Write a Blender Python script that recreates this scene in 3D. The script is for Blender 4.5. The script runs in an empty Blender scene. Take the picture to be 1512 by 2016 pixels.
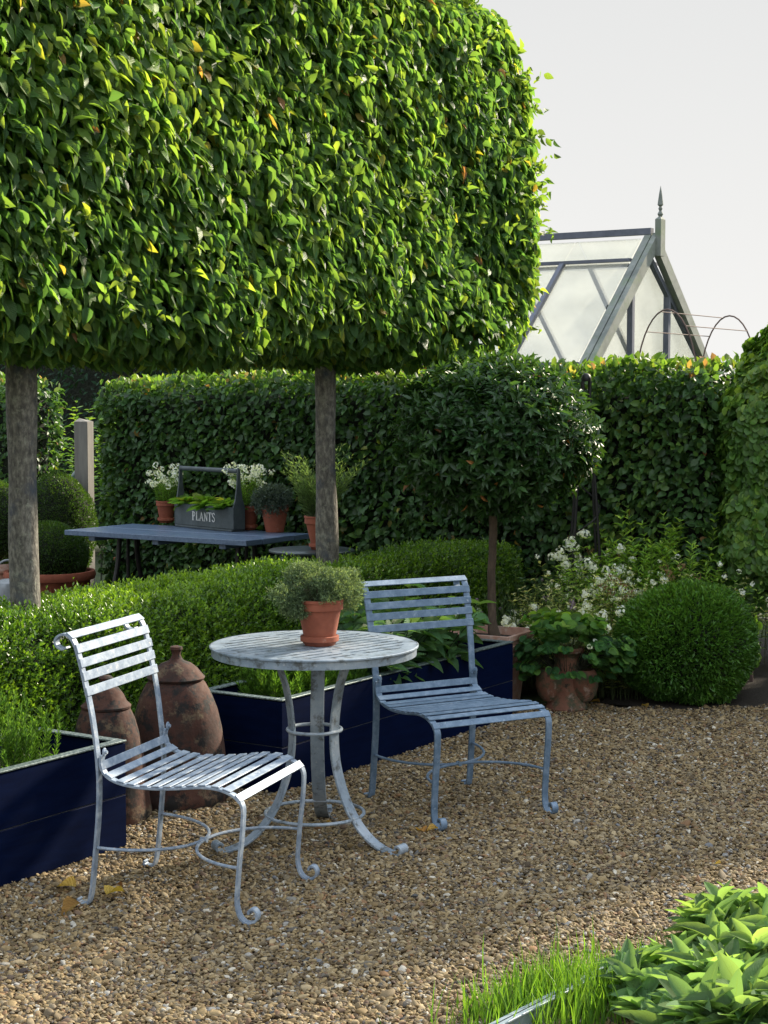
import bpy, math, random
import numpy as np
from mathutils import Vector, Matrix
random.seed(5)
scene = bpy.context.scene
col = scene.collection
# ------------------------------------------------------------------ camera
CAM_H, FOC, HOR = 1.631, 3335.0, 774.4
PITCH = math.atan((1008-HOR)/FOC)
cd = bpy.data.cameras.new("camera"); cam = bpy.data.objects.new("camera", cd); col.objects.link(cam)
cam.location = (0, 0, CAM_H); cam.rotation_euler = (math.radians(90)-PITCH, 0, 0)
cd.sensor_fit = 'VERTICAL'; cd.sensor_height = 24; cd.lens = FOC/2016*24
cd.clip_start = .1; cd.clip_end = 2000
scene.camera = cam
scene.render.resolution_x = 768; scene.render.resolution_y = 1024
# ------------------------------------------------------------------ sun, sky, exposure
SUN_AZ, SUN_EL = math.radians(47), math.radians(28)
w = bpy.data.worlds.new("World"); scene.world = w; w.use_nodes = True
nt = w.node_tree; N = nt.nodes; N.clear()
out = N.new('ShaderNodeOutputWorld'); bg = N.new('ShaderNodeBackground'); sky = N.new('ShaderNodeTexSky')
sky.sky_type = 'NISHITA'; sky.sun_disc = False; sky.sun_elevation = SUN_EL; sky.sun_rotation = SUN_AZ
sky.air_density = 1.2; sky.dust_density = 1.5; sky.ozone_density = 2.0
bg.inputs[1].default_value = 0.10
tc = N.new('ShaderNodeTexCoord'); sx = N.new('ShaderNodeSeparateXYZ'); mr = N.new('ShaderNodeMapRange')
mr.inputs[1].default_value = .22; mr.inputs[2].default_value = .60; mr.inputs[3].default_value = 1.0; mr.inputs[4].default_value = .0
mr.interpolation_type = 'SMOOTHSTEP'
nz = N.new('ShaderNodeTexNoise'); nz.inputs['Scale'].default_value = 1.6; nz.inputs['Detail'].default_value = 4
veil = N.new('ShaderNodeMixRGB'); veil.inputs[1].default_value = (3.75, 3.80, 3.82, 1); veil.inputs[2].default_value = (4.6, 4.57, 4.47, 1)
mx = N.new('ShaderNodeMixRGB'); hi = N.new('ShaderNodeMixRGB'); hi.inputs[0].default_value = .72; hi.inputs[2].default_value = (9.0, 9.9, 11.0, 1)   # thin bright cloud over the blue
nt.links.new(tc.outputs['Generated'], sx.inputs[0]); nt.links.new(sx.outputs[2], mr.inputs[0])
nt.links.new(tc.outputs['Generated'], nz.inputs['Vector']); m3 = N.new('ShaderNodeMapRange'); m3.inputs[1].default_value = 0; m3.inputs[2].default_value = .26; m3.inputs[3].default_value = .85; m3.inputs[4].default_value = -.1; nt.links.new(sx.outputs[2], m3.inputs[0]); m4 = N.new('ShaderNodeMath'); m4.operation = 'MULTIPLY_ADD'; m4.inputs[1].default_value = .5; m4.use_clamp = True; nt.links.new(nz.outputs[0], m4.inputs[0]); nt.links.new(m3.outputs[0], m4.inputs[2]); nt.links.new(m4.outputs[0], veil.inputs[0])
nt.links.new(mr.outputs[0], mx.inputs[0]); nt.links.new(sky.outputs[0], hi.inputs[1]); nt.links.new(hi.outputs[0], mx.inputs[1]); nt.links.new(veil.outputs[0], mx.inputs[2])
nt.links.new(mx.outputs[0], bg.inputs[0]); nt.links.new(bg.outputs[0], out.inputs[0])
SUN = Vector((math.sin(SUN_AZ)*math.cos(SUN_EL), math.cos(SUN_AZ)*math.cos(SUN_EL), math.sin(SUN_EL)))
ld = bpy.data.lights.new("sun", 'SUN'); ld.energy = 4.8; ld.angle = math.radians(2.5); ld.color = (1, .88, .70)
lo = bpy.data.objects.new("sun", ld); col.objects.link(lo); lo.rotation_euler = SUN.to_track_quat('Z', 'Y').to_euler(); lo.location = (6, 6, 8)
vs = scene.view_settings; vs.view_transform = 'Standard'; vs.look = 'None'; vs.gamma = 1; vs.exposure = 1.0
scene.cycles.max_bounces = 8; scene.cycles.transparent_max_bounces = 12
# ------------------------------------------------------------------ helpers
def at(px, py, z=None, Y=None):
    x = (px-756)/FOC; u = (1008-py)/FOC
    dy = math.cos(PITCH)+u*math.sin(PITCH); dz = -math.sin(PITCH)+u*math.cos(PITCH)
    t = (z-CAM_H)/dz if z is not None else Y/dy
    return Vector((x*t, dy*t, CAM_H+dz*t))
U = Vector((.545, .838, 0)); NN = Vector((.838, -.545, 0))      # the garden's two axes (along the tree row / across it)
YAW = math.atan2(U.y, U.x)                                       # object rotation: local x -> U
def tag(o, label=None, cat=None, group=None, kind=None):
    if label: o['label'] = label
    if cat: o['category'] = cat
    if group: o['group'] = group
    if kind: o['kind'] = kind
    return o
def empty(name, loc, rz=0, **k):
    o = bpy.data.objects.new(name, None); col.objects.link(o); o.location = loc; o.rotation_euler = (0, 0, rz)
    o.empty_display_size = .1
    return tag(o, **k)
def inv_local(parent, P):
    """world points -> local points of a parent empty (rotated about z only)"""
    P = np.asarray(P, float)-np.array(parent.location); a = -parent.rotation_euler.z
    c, s = math.cos(a), math.sin(a)
    return np.stack([P[:, 0]*c-P[:, 1]*s, P[:, 0]*s+P[:, 1]*c, P[:, 2]], 1)
def np_mesh(name, V, F, mat, parent=None, uv=None, tint=None, smooth=False, world=False):
    """V (n,3), F list of index arrays (m,k)"""
    if world and parent is not None: V = inv_local(parent, V)
    me = bpy.data.meshes.new(name)
    V = np.ascontiguousarray(V, dtype=np.float32)
    me.vertices.add(len(V)); me.vertices.foreach_set('co', V.ravel())
    loops = np.concatenate([f.ravel() for f in F]).astype(np.int32)
    tot = np.concatenate([np.full(len(f), f.shape[1]) for f in F]).astype(np.int32)
    st = np.concatenate([[0], np.cumsum(tot)[:-1]]).astype(np.int32)
    me.loops.add(len(loops)); me.loops.foreach_set('vertex_index', loops)
    me.polygons.add(len(tot)); me.polygons.foreach_set('loop_start', st)
    me.update(calc_edges=True)
    if uv is not None:
        a = me.attributes.new('UVMap', 'FLOAT2', 'CORNER'); a.data.foreach_set('vector', np.ascontiguousarray(uv[loops], dtype=np.float32).ravel())
    if tint is not None:
        a = me.attributes.new('tint', 'FLOAT_COLOR', 'POINT'); t4 = np.ones((len(V), 4), np.float32); t4[:, :3] = tint; a.data.foreach_set('color', t4.ravel())
    if smooth: me.polygons.foreach_set('use_smooth', np.ones(len(tot), bool))
    me.materials.append(mat)
    o = bpy.data.objects.new(name, me); col.objects.link(o)
    if parent is not None: o.parent = parent
    return o
class MB:
    def __init__(s): s.v = []; s.f = []
    def add(s, vs, fs):
        b = len(s.v); s.v += [tuple(v) for v in vs]; s.f += [tuple(b+i for i in f) for f in fs]; return s
    def box(s, c, d, rz=0, taper=1.0):
        c_, s_ = math.cos(rz), math.sin(rz); vs = []
        for z in (-.5, .5):
            k = taper if z > 0 else 1
            for x, y in ((-.5, -.5), (.5, -.5), (.5, .5), (-.5, .5)):
                X, Y = x*d[0]*k, y*d[1]*k; vs.append((c[0]+X*c_-Y*s_, c[1]+X*s_+Y*c_, c[2]+z*d[2]))
        return s.add(vs, [(3, 2, 1, 0), (4, 5, 6, 7), (0, 1, 5, 4), (1, 2, 6, 5), (2, 3, 7, 6), (3, 0, 4, 7)])
    def bar(s, a, b, w, h, up=(0, 0, 1)):
        a = Vector(a); b = Vector(b); d = (b-a).normalized(); up = Vector(up)
        x = d.cross(up).normalized(); z = x.cross(d).normalized(); vs = []
        for p in (a, b):
            for i, j in ((-1, -1), (1, -1), (1, 1), (-1, 1)): vs.append(p+x*(w/2*i)+z*(h/2*j))
        return s.add(vs, [(0, 1, 2, 3), (7, 6, 5, 4), (4, 5, 1, 0), (5, 6, 2, 1), (6, 7, 3, 2), (7, 4, 0, 3)])
    def tube(s, pts, r, n=8, closed=False):
        pts = [Vector(p) for p in pts]; m = len(pts); rs = r if isinstance(r, (list, tuple)) else [r]*m; vs = []
        ref = Vector((0, 0, 1))
        for i, p in enumerate(pts):
            if closed: d = pts[(i+1) % m]-pts[i-1]
            else: d = pts[min(i+1, m-1)]-pts[max(i-1, 0)]
            d.normalize()
            if abs(d.dot(ref)) > .95: ref = Vector((1, 0, 0)) if abs(d.x) < .9 else Vector((0, 1, 0))
            x = d.cross(ref).normalized(); y = x.cross(d).normalized(); ref = y
            for k in range(n):
                a = 2*math.pi*k/n; vs.append(p+x*(rs[i]*math.cos(a))+y*(rs[i]*math.sin(a)))
        fs = []
        for i in range(m if closed else m-1):
            j = (i+1) % m
            for k in range(n): fs.append((i*n+k, i*n+(k+1) % n, j*n+(k+1) % n, j*n+k))
        if not closed: fs += [tuple(range(n))[::-1], tuple((m-1)*n+k for k in range(n))]
        return s.add(vs, fs)
    def strip(s, pts, wdir, w, t):
        """flat bar swept along pts (in a plane), width along wdir, thickness t"""
        pts = [Vector(p) for p in pts]; wd = Vector(wdir).normalized(); vs = []; m = len(pts)
        for i, p in enumerate(pts):
            d = (pts[min(i+1, m-1)]-pts[max(i-1, 0)]).normalized(); nn = d.cross(wd).normalized()
            for a, b in ((-1, -1), (1, -1), (1, 1), (-1, 1)): vs.append(p+wd*(w/2*a)+nn*(t/2*b))
        fs = [(0, 1, 2, 3), tuple((m-1)*4+k for k in (3, 2, 1, 0))]
        for i in range(m-1):
            for k in range(4): fs.append((i*4+k, (i+1)*4+k, (i+1)*4+(k+1) % 4, i*4+(k+1) % 4))
        return s.add(vs, fs)
    def lathe(s, prof, c=(0, 0, 0), n=40, sx=1, sy=1, fn=None, cap=True):
        vs = []; m = len(prof)
        for r, z in prof:
            for k in range(n):
                a = 2*math.pi*k/n; rr = r*(fn(a, z) if fn else 1); vs.append((c[0]+rr*math.cos(a)*sx, c[1]+rr*math.sin(a)*sy, c[2]+z))
        fs = []
        for i in range(m-1):
            for k in range(n): fs.append((i*n+k, i*n+(k+1) % n, (i+1)*n+(k+1) % n, (i+1)*n+k))
        if cap and prof[0][0] > 1e-4: fs.append(tuple(range(n))[::-1])
        if cap and prof[-1][0] > 1e-4: fs.append(tuple((m-1)*n+k for k in range(n)))
        return s.add(vs, fs)
    def build(s, name, mat, parent=None, bevel=0, smooth=False, seg=1):
        me = bpy.data.meshes.new(name); me.from_pydata(s.v, [], s.f); me.update()
        me.materials.append(mat)
        o = bpy.data.objects.new(name, me); col.objects.link(o)
        if parent is not None: o.parent = parent
        if smooth:
            me.polygons.foreach_set('use_smooth', np.ones(len(me.polygons), bool))
            try: me.set_sharp_from_angle(angle=math.radians(38))
            except Exception: pass
        if bevel:
            b = o.modifiers.new('b', 'BEVEL'); b.width = bevel; b.segments = seg; b.limit_method = 'ANGLE'; b.angle_limit = math.radians(40)
        return o
def smooth_path(pts, n=4):
    pts = [Vector(p) for p in pts]; outp = []
    for i in range(len(pts)-1):
        p0 = pts[max(i-1, 0)]; p1 = pts[i]; p2 = pts[i+1]; p3 = pts[min(i+2, len(pts)-1)]
        for k in range(n):
            t = k/n; outp.append(.5*((2*p1)+(p2-p0)*t+(2*p0-5*p1+4*p2-p3)*t*t+(3*p1-p0-3*p2+p3)*t**3))
    return outp+[pts[-1]]
# ------------------------------------------------------------------ materials
def mat_base(name):
    m = bpy.data.materials.new(name); m.use_nodes = True; t = m.node_tree; b = t.nodes['Principled BSDF']; return m, t, b
def nd(t, typ, **k):
    n = t.nodes.new(typ)
    for a, v in k.items(): setattr(n, a, v)
    return n
def ramp(t, stops, interp='LINEAR'):
    r = t.nodes.new('ShaderNodeValToRGB'); e = r.color_ramp.elements; r.color_ramp.interpolation = interp
    while len(e) < len(stops): e.new(.5)
    for i, (p, c) in enumerate(stops): e[i].position = p; e[i].color = (*c, 1)
    return r
def surf(name, stops, scale=20, rough=.6, metal=0, bump=.2, bscale=60, detail=6, bdist=.002, spots=None, rvar=.15, stretch=None, streak=None):
    m, t, b = mat_base(name)
    tc = nd(t, 'ShaderNodeTexCoord'); vec = tc.outputs['Object']
    if stretch:
        mp = nd(t, 'ShaderNodeMapping'); mp.inputs['Scale'].default_value = stretch; t.links.new(vec, mp.inputs[0]); vec = mp.outputs[0]
    n1 = nd(t, 'ShaderNodeTexNoise'); n1.inputs['Scale'].default_value = scale; n1.inputs['Detail'].default_value = detail; n1.inputs['Roughness'].default_value = .65
    t.links.new(vec, n1.inputs['Vector'])
    r = ramp(t, stops); t.links.new(n1.outputs[0], r.inputs[0]); c = r.outputs[0]
    for sp in (spots or []):
        col_, sc, lo_, hi_ = sp
        n3 = nd(t, 'ShaderNodeTexNoise'); n3.inputs['Scale'].default_value = sc; n3.inputs['Detail'].default_value = 5; n3.inputs['Roughness'].default_value = .7
        t.links.new(tc.outputs['Object'], n3.inputs['Vector'])
        rr = ramp(t, [(lo_, (0, 0, 0)), (hi_, (1, 1, 1))]); t.links.new(n3.outputs[0], rr.inputs[0])
        mx = nd(t, 'ShaderNodeMixRGB'); mx.inputs[2].default_value = (*col_, 1); t.links.new(rr.outputs[0], mx.inputs[0]); t.links.new(c, mx.inputs[1]); c = mx.outputs[0]
    t.links.new(c, b.inputs['Base Color'])
    b.inputs['Metallic'].default_value = metal
    mr = nd(t, 'ShaderNodeMapRange'); mr.inputs[3].default_value = max(.05, rough-rvar); mr.inputs[4].default_value = min(1, rough+rvar)
    n2 = nd(t, 'ShaderNodeTexNoise'); n2.inputs['Scale'].default_value = bscale; n2.inputs['Detail'].default_value = 5
    t.links.new(vec, n2.inputs['Vector']); t.links.new(n2.outputs[0], mr.inputs[0]); t.links.new(mr.outputs[0], b.inputs['Roughness'])
    if bump:
        bp = nd(t, 'ShaderNodeBump'); bp.inputs['Strength'].default_value = bump; bp.inputs['Distance'].default_value = bdist
        t.links.new(n2.outputs[0], bp.inputs['Height']); t.links.new(bp.outputs[0], b.inputs['Normal'])
    return m
def leaf_mat(name, stops, trans=(.25, .42, .03), tf=.38, rough=.42, veins=0, spec=.5, gvar=.45, pebble=False):
    """stops: colour ramp over tint.r; tint.g brightness; veins: number of side veins"""
    m, t, b = mat_base(name)
    a = nd(t, 'ShaderNodeAttribute', attribute_name='tint'); sp = nd(t, 'ShaderNodeSeparateColor'); t.links.new(a.outputs['Color'], sp.inputs[0])
    r = ramp(t, stops); t.links.new(sp.outputs[0], r.inputs[0])
    mr = nd(t, 'ShaderNodeMapRange'); mr.inputs[3].default_value = 1-gvar; mr.inputs[4].default_value = 1+gvar; t.links.new(sp.outputs[1], mr.inputs[0])
    mul = nd(t, 'ShaderNodeVectorMath', operation='SCALE'); t.links.new(r.outputs[0], mul.inputs[0]); t.links.new(mr.outputs[0], mul.inputs['Scale'])
    c = mul.outputs[0]
    if veins:
        uv = nd(t, 'ShaderNodeUVMap', uv_map='UVMap'); s2 = nd(t, 'ShaderNodeSeparateXYZ'); t.links.new(uv.outputs[0], s2.inputs[0])
        ab = nd(t, 'ShaderNodeMath', operation='ABSOLUTE'); t.links.new(s2.outputs[0], ab.inputs[0])
        m1 = nd(t, 'ShaderNodeMath', operation='MULTIPLY_ADD'); t.links.new(ab.outputs[0], m1.inputs[0]); m1.inputs[1].default_value = -.35; t.links.new(s2.outputs[1], m1.inputs[2])
        m2 = nd(t, 'ShaderNodeMath', operation='MULTIPLY'); t.links.new(m1.outputs[0], m2.inputs[0]); m2.inputs[1].default_value = 2*math.pi*veins
        sn = nd(t, 'ShaderNodeMath', operation='SINE'); t.links.new(m2.outputs[0], sn.inputs[0])
        bp = nd(t, 'ShaderNodeBump'); bp.inputs['Strength'].default_value = .3 if pebble else .9; bp.inputs['Distance'].default_value = .0022
        t.links.new(sn.outputs[0], bp.inputs['Height']); t.links.new(bp.outputs[0], b.inputs['Normal'])
        if pebble:
            tc3 = nd(t, 'ShaderNodeTexCoord'); vo = nd(t, 'ShaderNodeTexVoronoi'); vo.inputs['Scale'].default_value = 420; t.links.new(tc3.outputs['Object'], vo.inputs['Vector'])
            b2 = nd(t, 'ShaderNodeBump'); b2.inputs['Strength'].default_value = .6; b2.inputs['Distance'].default_value = .0012; t.links.new(vo.outputs['Distance'], b2.inputs['Height']); t.links.new(bp.outputs[0], b2.inputs['Normal']); t.links.new(b2.outputs[0], b.inputs['Normal'])
        mid = nd(t, 'ShaderNodeMapRange'); mid.inputs[1].default_value = 0; mid.inputs[2].default_value = .08; mid.inputs[3].default_value = 1; mid.inputs[4].default_value = 0
        t.links.new(ab.outputs[0], mid.inputs[0])
        mm = nd(t, 'ShaderNodeMixRGB'); mm.inputs[2].default_value = (.16, .24, .07, 1); mf = nd(t, 'ShaderNodeMath', operation='MULTIPLY'); mf.inputs[1].default_value = .55
        t.links.new(mid.outputs[0], mf.inputs[0]); t.links.new(mf.outputs[0], mm.inputs[0]); t.links.new(c, mm.inputs[1]); c = mm.outputs[0]
    t.links.new(c, b.inputs['Base Color']); b.inputs['Roughness'].default_value = rough
    b.inputs['Specular IOR Level'].default_value = spec
    tr = nd(t, 'ShaderNodeBsdfTranslucent'); tm = nd(t, 'ShaderNodeVectorMath', operation='MULTIPLY_ADD')
    t.links.new(c, tm.inputs[0]); tm.inputs[1].default_value = (2.1, 2.0, .9); tm.inputs[2].default_value = tuple(.12*x for x in trans)
    t.links.new(tm.outputs[0], tr.inputs[0])
    ms = nd(t, 'ShaderNodeMixShader'); ms.inputs[0].default_value = tf
    o = t.nodes['Material Output']; t.links.new(b.outputs[0], ms.inputs[1]); t.links.new(tr.outputs[0], ms.inputs[2]); t.links.new(ms.outputs[0], o.inputs[0])
    return m
M = {}
M['zinc'] = surf('weathered_pale_paint', [(.3, (.15, .20, .27)), (.5, (.24, .30, .38)), (.7, (.38, .44, .50))], 28, .50, .1, .25, 120, spots=[((.52, .53, .52), 48, .56, .72), ((.10, .11, .11), 85, .64, .76)])  # one chair paint, lightened to carry the sun and glare on it
M['zincblue'] = surf('weathered_blue_paint', [(.3, (.075, .125, .19)), (.5, (.115, .18, .26)), (.7, (.20, .27, .36))], 28, .50, .1, .25, 120, spots=[((.36, .42, .48), 48, .60, .74), ((.06, .07, .08), 85, .66, .76)])  # same chair paint with bluish shade put into its colour
M['zinc2'] = surf('weathered_zinc_table', [(.3, (.15, .195, .245)), (.5, (.26, .32, .38)), (.7, (.40, .44, .48))], 8, .44, .2, .25, 120, spots=[((.09, .10, .10), 22, .52, .66), ((.48, .50, .50), 50, .60, .74)])
M['navy'] = surf('navy_painted_board', [(.3, (.0008, .0034, .018)), (.7, (.0018, .0066, .032))], 6, .6, 0, .12, 80, stretch=(1, 1, 6))
M['navy'].node_tree.nodes['Principled BSDF'].inputs['Specular IOR Level'].default_value = .04
M['seam'] = surf('board_seam', [(.3, (.05, .06, .07)), (.7, (.11, .12, .13))], 30, .5)
M['galv'] = surf('galvanised_rim', [(.36, (.035, .055, .055)), (.5, (.12, .16, .155)), (.62, (.26, .31, .30))], 90, .45, .3, .1, 150, detail=8)
M['terracotta'] = surf('terracotta', [(.3, (.20, .052, .026)), (.7, (.31, .088, .045))], 14, .8, 0, .2, 90, spots=[((.5, .32, .24), 9, .62, .8)])
M['terra_pale'] = surf('pale_terracotta', [(.3, (.36, .17, .11)), (.7, (.55, .34, .26))], 10, .8, 0, .3, 90, spots=[((.62, .52, .45), 14, .5, .7)])
M['terra_old'] = surf('weathered_terracotta', [(.35, (.020, .010, .007)), (.5, (.055, .019, .011)), (.65, (.085, .036, .020))], 5, .88, 0, .5, 50, bdist=.004, spots=[((.17, .13, .075), 9, .55, .70), ((.010, .008, .007), 16, .50, .58), ((.014, .012, .010), 70, .60, .66)])
M['terra_mossy'] = surf('mossy_terracotta', [(.3, (.13, .050, .03)), (.7, (.26, .115, .07))], 8, .9, 0, .4, 60, bdist=.004, spots=[((.06, .065, .035), 12, .46, .60), ((.34, .26, .21), 18, .58, .7), ((.03, .025, .02), 30, .58, .68)])
M['soil'] = surf('dark_soil', [(.3, (.012, .008, .005)), (.7, (.04, .028, .018))], 60, .95, 0, .8, 90, bdist=.01)
M['bark'] = surf('grey_hornbeam_bark', [(.32, (.05, .047, .040)), (.5, (.125, .115, .095)), (.68, (.25, .235, .19))], 60, .85, 0, .9, 90, bdist=.006, stretch=(1, 1, .45), spots=[((.26, .26, .20), 22, .56, .70), ((.055, .065, .08), 7, .52, .68), ((.03, .03, .025), 34, .64, .72)])
M['bark2'] = surf('brown_stem_bark', [(.3, (.045, .030, .02)), (.7, (.12, .085, .055))], 40, .9, 0, .8, 60, bdist=.004, stretch=(1, 1, .4))
M['twig'] = surf('dark_twigs', [(.3, (.012, .014, .007)), (.7, (.025, .028, .013))], 30, .95)
M['core'] = surf('hedge_inner_growth', [(.3, (.004, .007, .003)), (.7, (.012, .018, .006))], 12, 1.0, 0, 1, 30, bdist=.03)  # near-black filler added inside foliage: blocks light, makes gaps read as shade
M['bluewood'] = surf('blue_grey_boards', [(.3, (.07, .11, .18)), (.7, (.14, .20, .30))], 10, .32, 0, .2, 50, stretch=(1, 6, 6), spots=[((.30, .34, .40), 30, .62, .75)])
M['trug'] = surf('grey_painted_wood', [(.3, (.045, .060, .065)), (.7, (.085, .105, .11))], 20, .6, 0, .2, 60)
M['white'] = surf('white_lettering', [(.3, (.6, .6, .58)), (.7, (.8, .8, .78))], 60, .6)
M['iron'] = surf('black_iron', [(.3, (.010, .010, .010)), (.7, (.025, .024, .024))], 40, .5, .3)
M['rust'] = surf('rusty_rod', [(.3, (.10, .065, .06)), (.7, (.18, .12, .10))], 60, .8)
M['darkiron'] = surf('dark_table_metal', [(.3, (.03, .045, .05)), (.7, (.07, .09, .095))], 20, .35, .3)
M['post'] = surf('silvered_oak', [(.3, (.13, .12, .105)), (.7, (.25, .235, .21))], 14, .85, 0, .4, 40, stretch=(1, 1, .12))
M['oakbeam'] = surf('greenish_weathered_timber', [(.3, (.125, .14, .125)), (.7, (.26, .275, .25))], 6, .8, 0, .3, 40, spots=[((.15, .19, .12), 5, .5, .7)])
M['greybar'] = surf('grey_glazing_bar', [(.3, (.08, .09, .12)), (.7, (.13, .14, .18))], 10, .6)
M['brick'] = surf('brick_wall', [(.3, (.22, .12, .08)), (.7, (.35, .22, .16))], 14, .9, 0, .3)
M['can'] = surf('galvanised_can', [(.3, (.16, .17, .18)), (.7, (.28, .30, .31))], 14, .45, .5)
# glass of the greenhouse: whitewashed, lets light through
gm, t, b = mat_base('whitewashed_glass')
tr = nd(t, 'ShaderNodeBsdfTranslucent'); df = nd(t, 'ShaderNodeBsdfDiffuse'); tp = nd(t, 'ShaderNodeBsdfTransparent'); gl = nd(t, 'ShaderNodeBsdfGlossy')
n = nd(t, 'ShaderNodeTexNoise'); n.inputs['Scale'].default_value = 2.2; n.inputs['Detail'].default_value = 7
r = ramp(t, [(.35, (.70, .71, .67)), (.6, (.82, .83, .79))]); tcg = nd(t, 'ShaderNodeTexCoord'); t.links.new(tcg.outputs['Object'], n.inputs['Vector']); t.links.new(n.outputs[0], r.inputs[0])
t.links.new(r.outputs[0], tr.inputs[0]); t.links.new(r.outputs[0], df.inputs[0]); gl.inputs['Roughness'].default_value = .15
tp.inputs[0].default_value = (.96, .965, .94, 1)
a1 = nd(t, 'ShaderNodeMixShader'); a1.inputs[0].default_value = .6; t.links.new(df.outputs[0], a1.inputs[1]); t.links.new(tr.outputs[0], a1.inputs[2])
a2 = nd(t, 'ShaderNodeMixShader'); rf = nd(t, 'ShaderNodeMapRange'); rf.inputs[1].default_value = .3; rf.inputs[2].default_value = .7; rf.inputs[3].default_value = .68; rf.inputs[4].default_value = .90
t.links.new(n.outputs[0], rf.inputs[0]); t.links.new(rf.outputs[0], a2.inputs[0]); t.links.new(a1.outputs[0], a2.inputs[1]); t.links.new(tp.outputs[0], a2.inputs[2])
a3 = nd(t, 'ShaderNodeMixShader'); a3.inputs[0].default_value = .06; t.links.new(a2.outputs[0], a3.inputs[1]); t.links.new(gl.outputs[0], a3.inputs[2])
t.links.new(a3.outputs[0], t.nodes['Material Output'].inputs[0]); M['glass'] = gm
# leaves
G = lambda a, b_, c: (a, b_, c)
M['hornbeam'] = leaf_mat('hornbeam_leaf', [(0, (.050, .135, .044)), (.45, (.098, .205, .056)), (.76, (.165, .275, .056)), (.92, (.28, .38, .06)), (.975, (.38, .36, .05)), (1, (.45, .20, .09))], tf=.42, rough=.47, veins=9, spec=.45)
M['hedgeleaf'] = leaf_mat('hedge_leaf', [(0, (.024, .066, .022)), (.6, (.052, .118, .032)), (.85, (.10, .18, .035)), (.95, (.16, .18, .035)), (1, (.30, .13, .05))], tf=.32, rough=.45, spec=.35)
M['hedgetip'] = leaf_mat('young_hedge_leaf', [(0, (.04, .10, .02)), (.6, (.09, .17, .03)), (.93, (.16, .22, .05)), (1, (.34, .16, .08))], tf=.4, rough=.45, spec=.4)  # hedge leaf for the top, with sunlight put into its colour
M['box'] = leaf_mat('boxwood_leaf', [(0, (.026, .078, .010)), (.55, (.075, .165, .016)), (1, (.24, .38, .032))], tf=.32, rough=.32, spec=.5)
M['boxball'] = leaf_mat('box_ball_leaf', [(0, (.040, .115, .020)), (.6, (.080, .190, .028)), (1, (.17, .30, .04))], tf=.3, rough=.38, spec=.4)
M['topiary'] = leaf_mat('topiary_leaf', [(0, (.02, .055, .010)), (.6, (.04, .095, .015)), (1, (.10, .15, .02))], tf=.3, rough=.38, spec=.4)
M['bay'] = leaf_mat('bay_leaf', [(0, (.020, .060, .018)), (.7, (.046, .108, .026)), (.95, (.12, .19, .03)), (1, (.35, .15, .05))], tf=.24, rough=.42, spec=.45)
M['sage'] = leaf_mat('sage_leaf', [(0, (.070, .140, .070)), (.6, (.125, .22, .092)), (1, (.21, .32, .10))], tf=.46, rough=.75, veins=12, spec=.2, pebble=True)
M['sage2'] = leaf_mat('border_sage_leaf', [(0, (.06, .15, .07)), (.6, (.10, .22, .085)), (1, (.22, .34, .08))], tf=.35, rough=.6, veins=12, spec=.3)
M['grass'] = leaf_mat('chive_blade', [(0, (.05, .13, .015)), (1, (.14, .26, .03))], tf=.4, rough=.5, spec=.3)
M['tarragon'] = leaf_mat('narrow_herb_leaf', [(0, (.05, .13, .022)), (1, (.14, .27, .04))], tf=.35, rough=.5, spec=.3)
M['lavender'] = leaf_mat('lavender_leaf', [(0, (.08, .15, .06)), (1, (.20, .30, .12))], tf=.3, rough=.6, spec=.3)
M['silver'] = leaf_mat('silver_thyme_leaf', [(0, (.06, .10, .055)), (.7, (.14, .20, .11)), (1, (.26, .31, .16))], tf=.3, rough=.7, spec=.2)
M['greysedum'] = leaf_mat('grey_leaf', [(0, (.05, .075, .06)), (1, (.12, .16, .13))], tf=.2, rough=.7, spec=.2)
M['strawberry'] = leaf_mat('strawberry_leaf', [(0, (.026, .095, .03)), (.5, (.07, .19, .045)), (.8, (.17, .33, .055)), (1, (.28, .44, .06))], tf=.35, rough=.5, veins=7, spec=.3)
M['perennial'] = leaf_mat('perennial_leaf', [(0, (.09, .20, .04)), (.6, (.19, .34, .06)), (1, (.36, .48, .08))], tf=.4, rough=.5, spec=.3)  # lightened to stand in for sun that misses the right border
M['variegated'] = leaf_mat('variegated_leaf', [(0, (.07, .14, .04)), (.4, (.20, .27, .07)), (.65, (.40, .42, .16)), (1, (.70, .67, .42))], tf=.35, rough=.55, spec=.3)  # variegated cream, brightened further in place of sunlight on the border
M['climber'] = leaf_mat('climber_leaf', [(0, (.036, .100, .020)), (.6, (.090, .185, .034)), (1, (.25, .36, .05))], tf=.36, rough=.45, spec=.35)
M['lettuce'] = leaf_mat('primula_leaf', [(0, (.05, .14, .02)), (.7, (.12, .24, .03)), (1, (.34, .34, .05))], tf=.4, rough=.5, veins=8, spec=.35)
M['petal'] = leaf_mat('white_petal', [(0, (.62, .66, .68)), (1, (.85, .86, .84))], trans=(1, 1, 1), tf=.3, rough=.6, spec=.2, gvar=.1)
M['mauve'] = leaf_mat('mauve_petal', [(0, (.16, .10, .17)), (1, (.34, .27, .36))], trans=(1, .6, 1), tf=.3, rough=.6, gvar=.2)
M['pinkpetal'] = leaf_mat('pink_petal', [(0, (.35, .08, .12)), (1, (.55, .16, .2))], trans=(1, .6, .6), tf=.3, rough=.6, gvar=.2)
M['dry'] = leaf_mat('dry_seedhead', [(0, (.14, .085, .04)), (1, (.32, .21, .11))], tf=.3, rough=.8, gvar=.3)
M['fallen'] = leaf_mat('fallen_leaf', [(0, (.30, .12, .03)), (.5, (.48, .26, .06)), (1, (.60, .42, .09))], tf=.25, rough=.6, veins=7, spec=.3)
M['conifer'] = leaf_mat('dark_back_leaf', [(0, (.010, .034, .018)), (1, (.022, .06, .028))], tf=.2, rough=.6, spec=.2)
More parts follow.
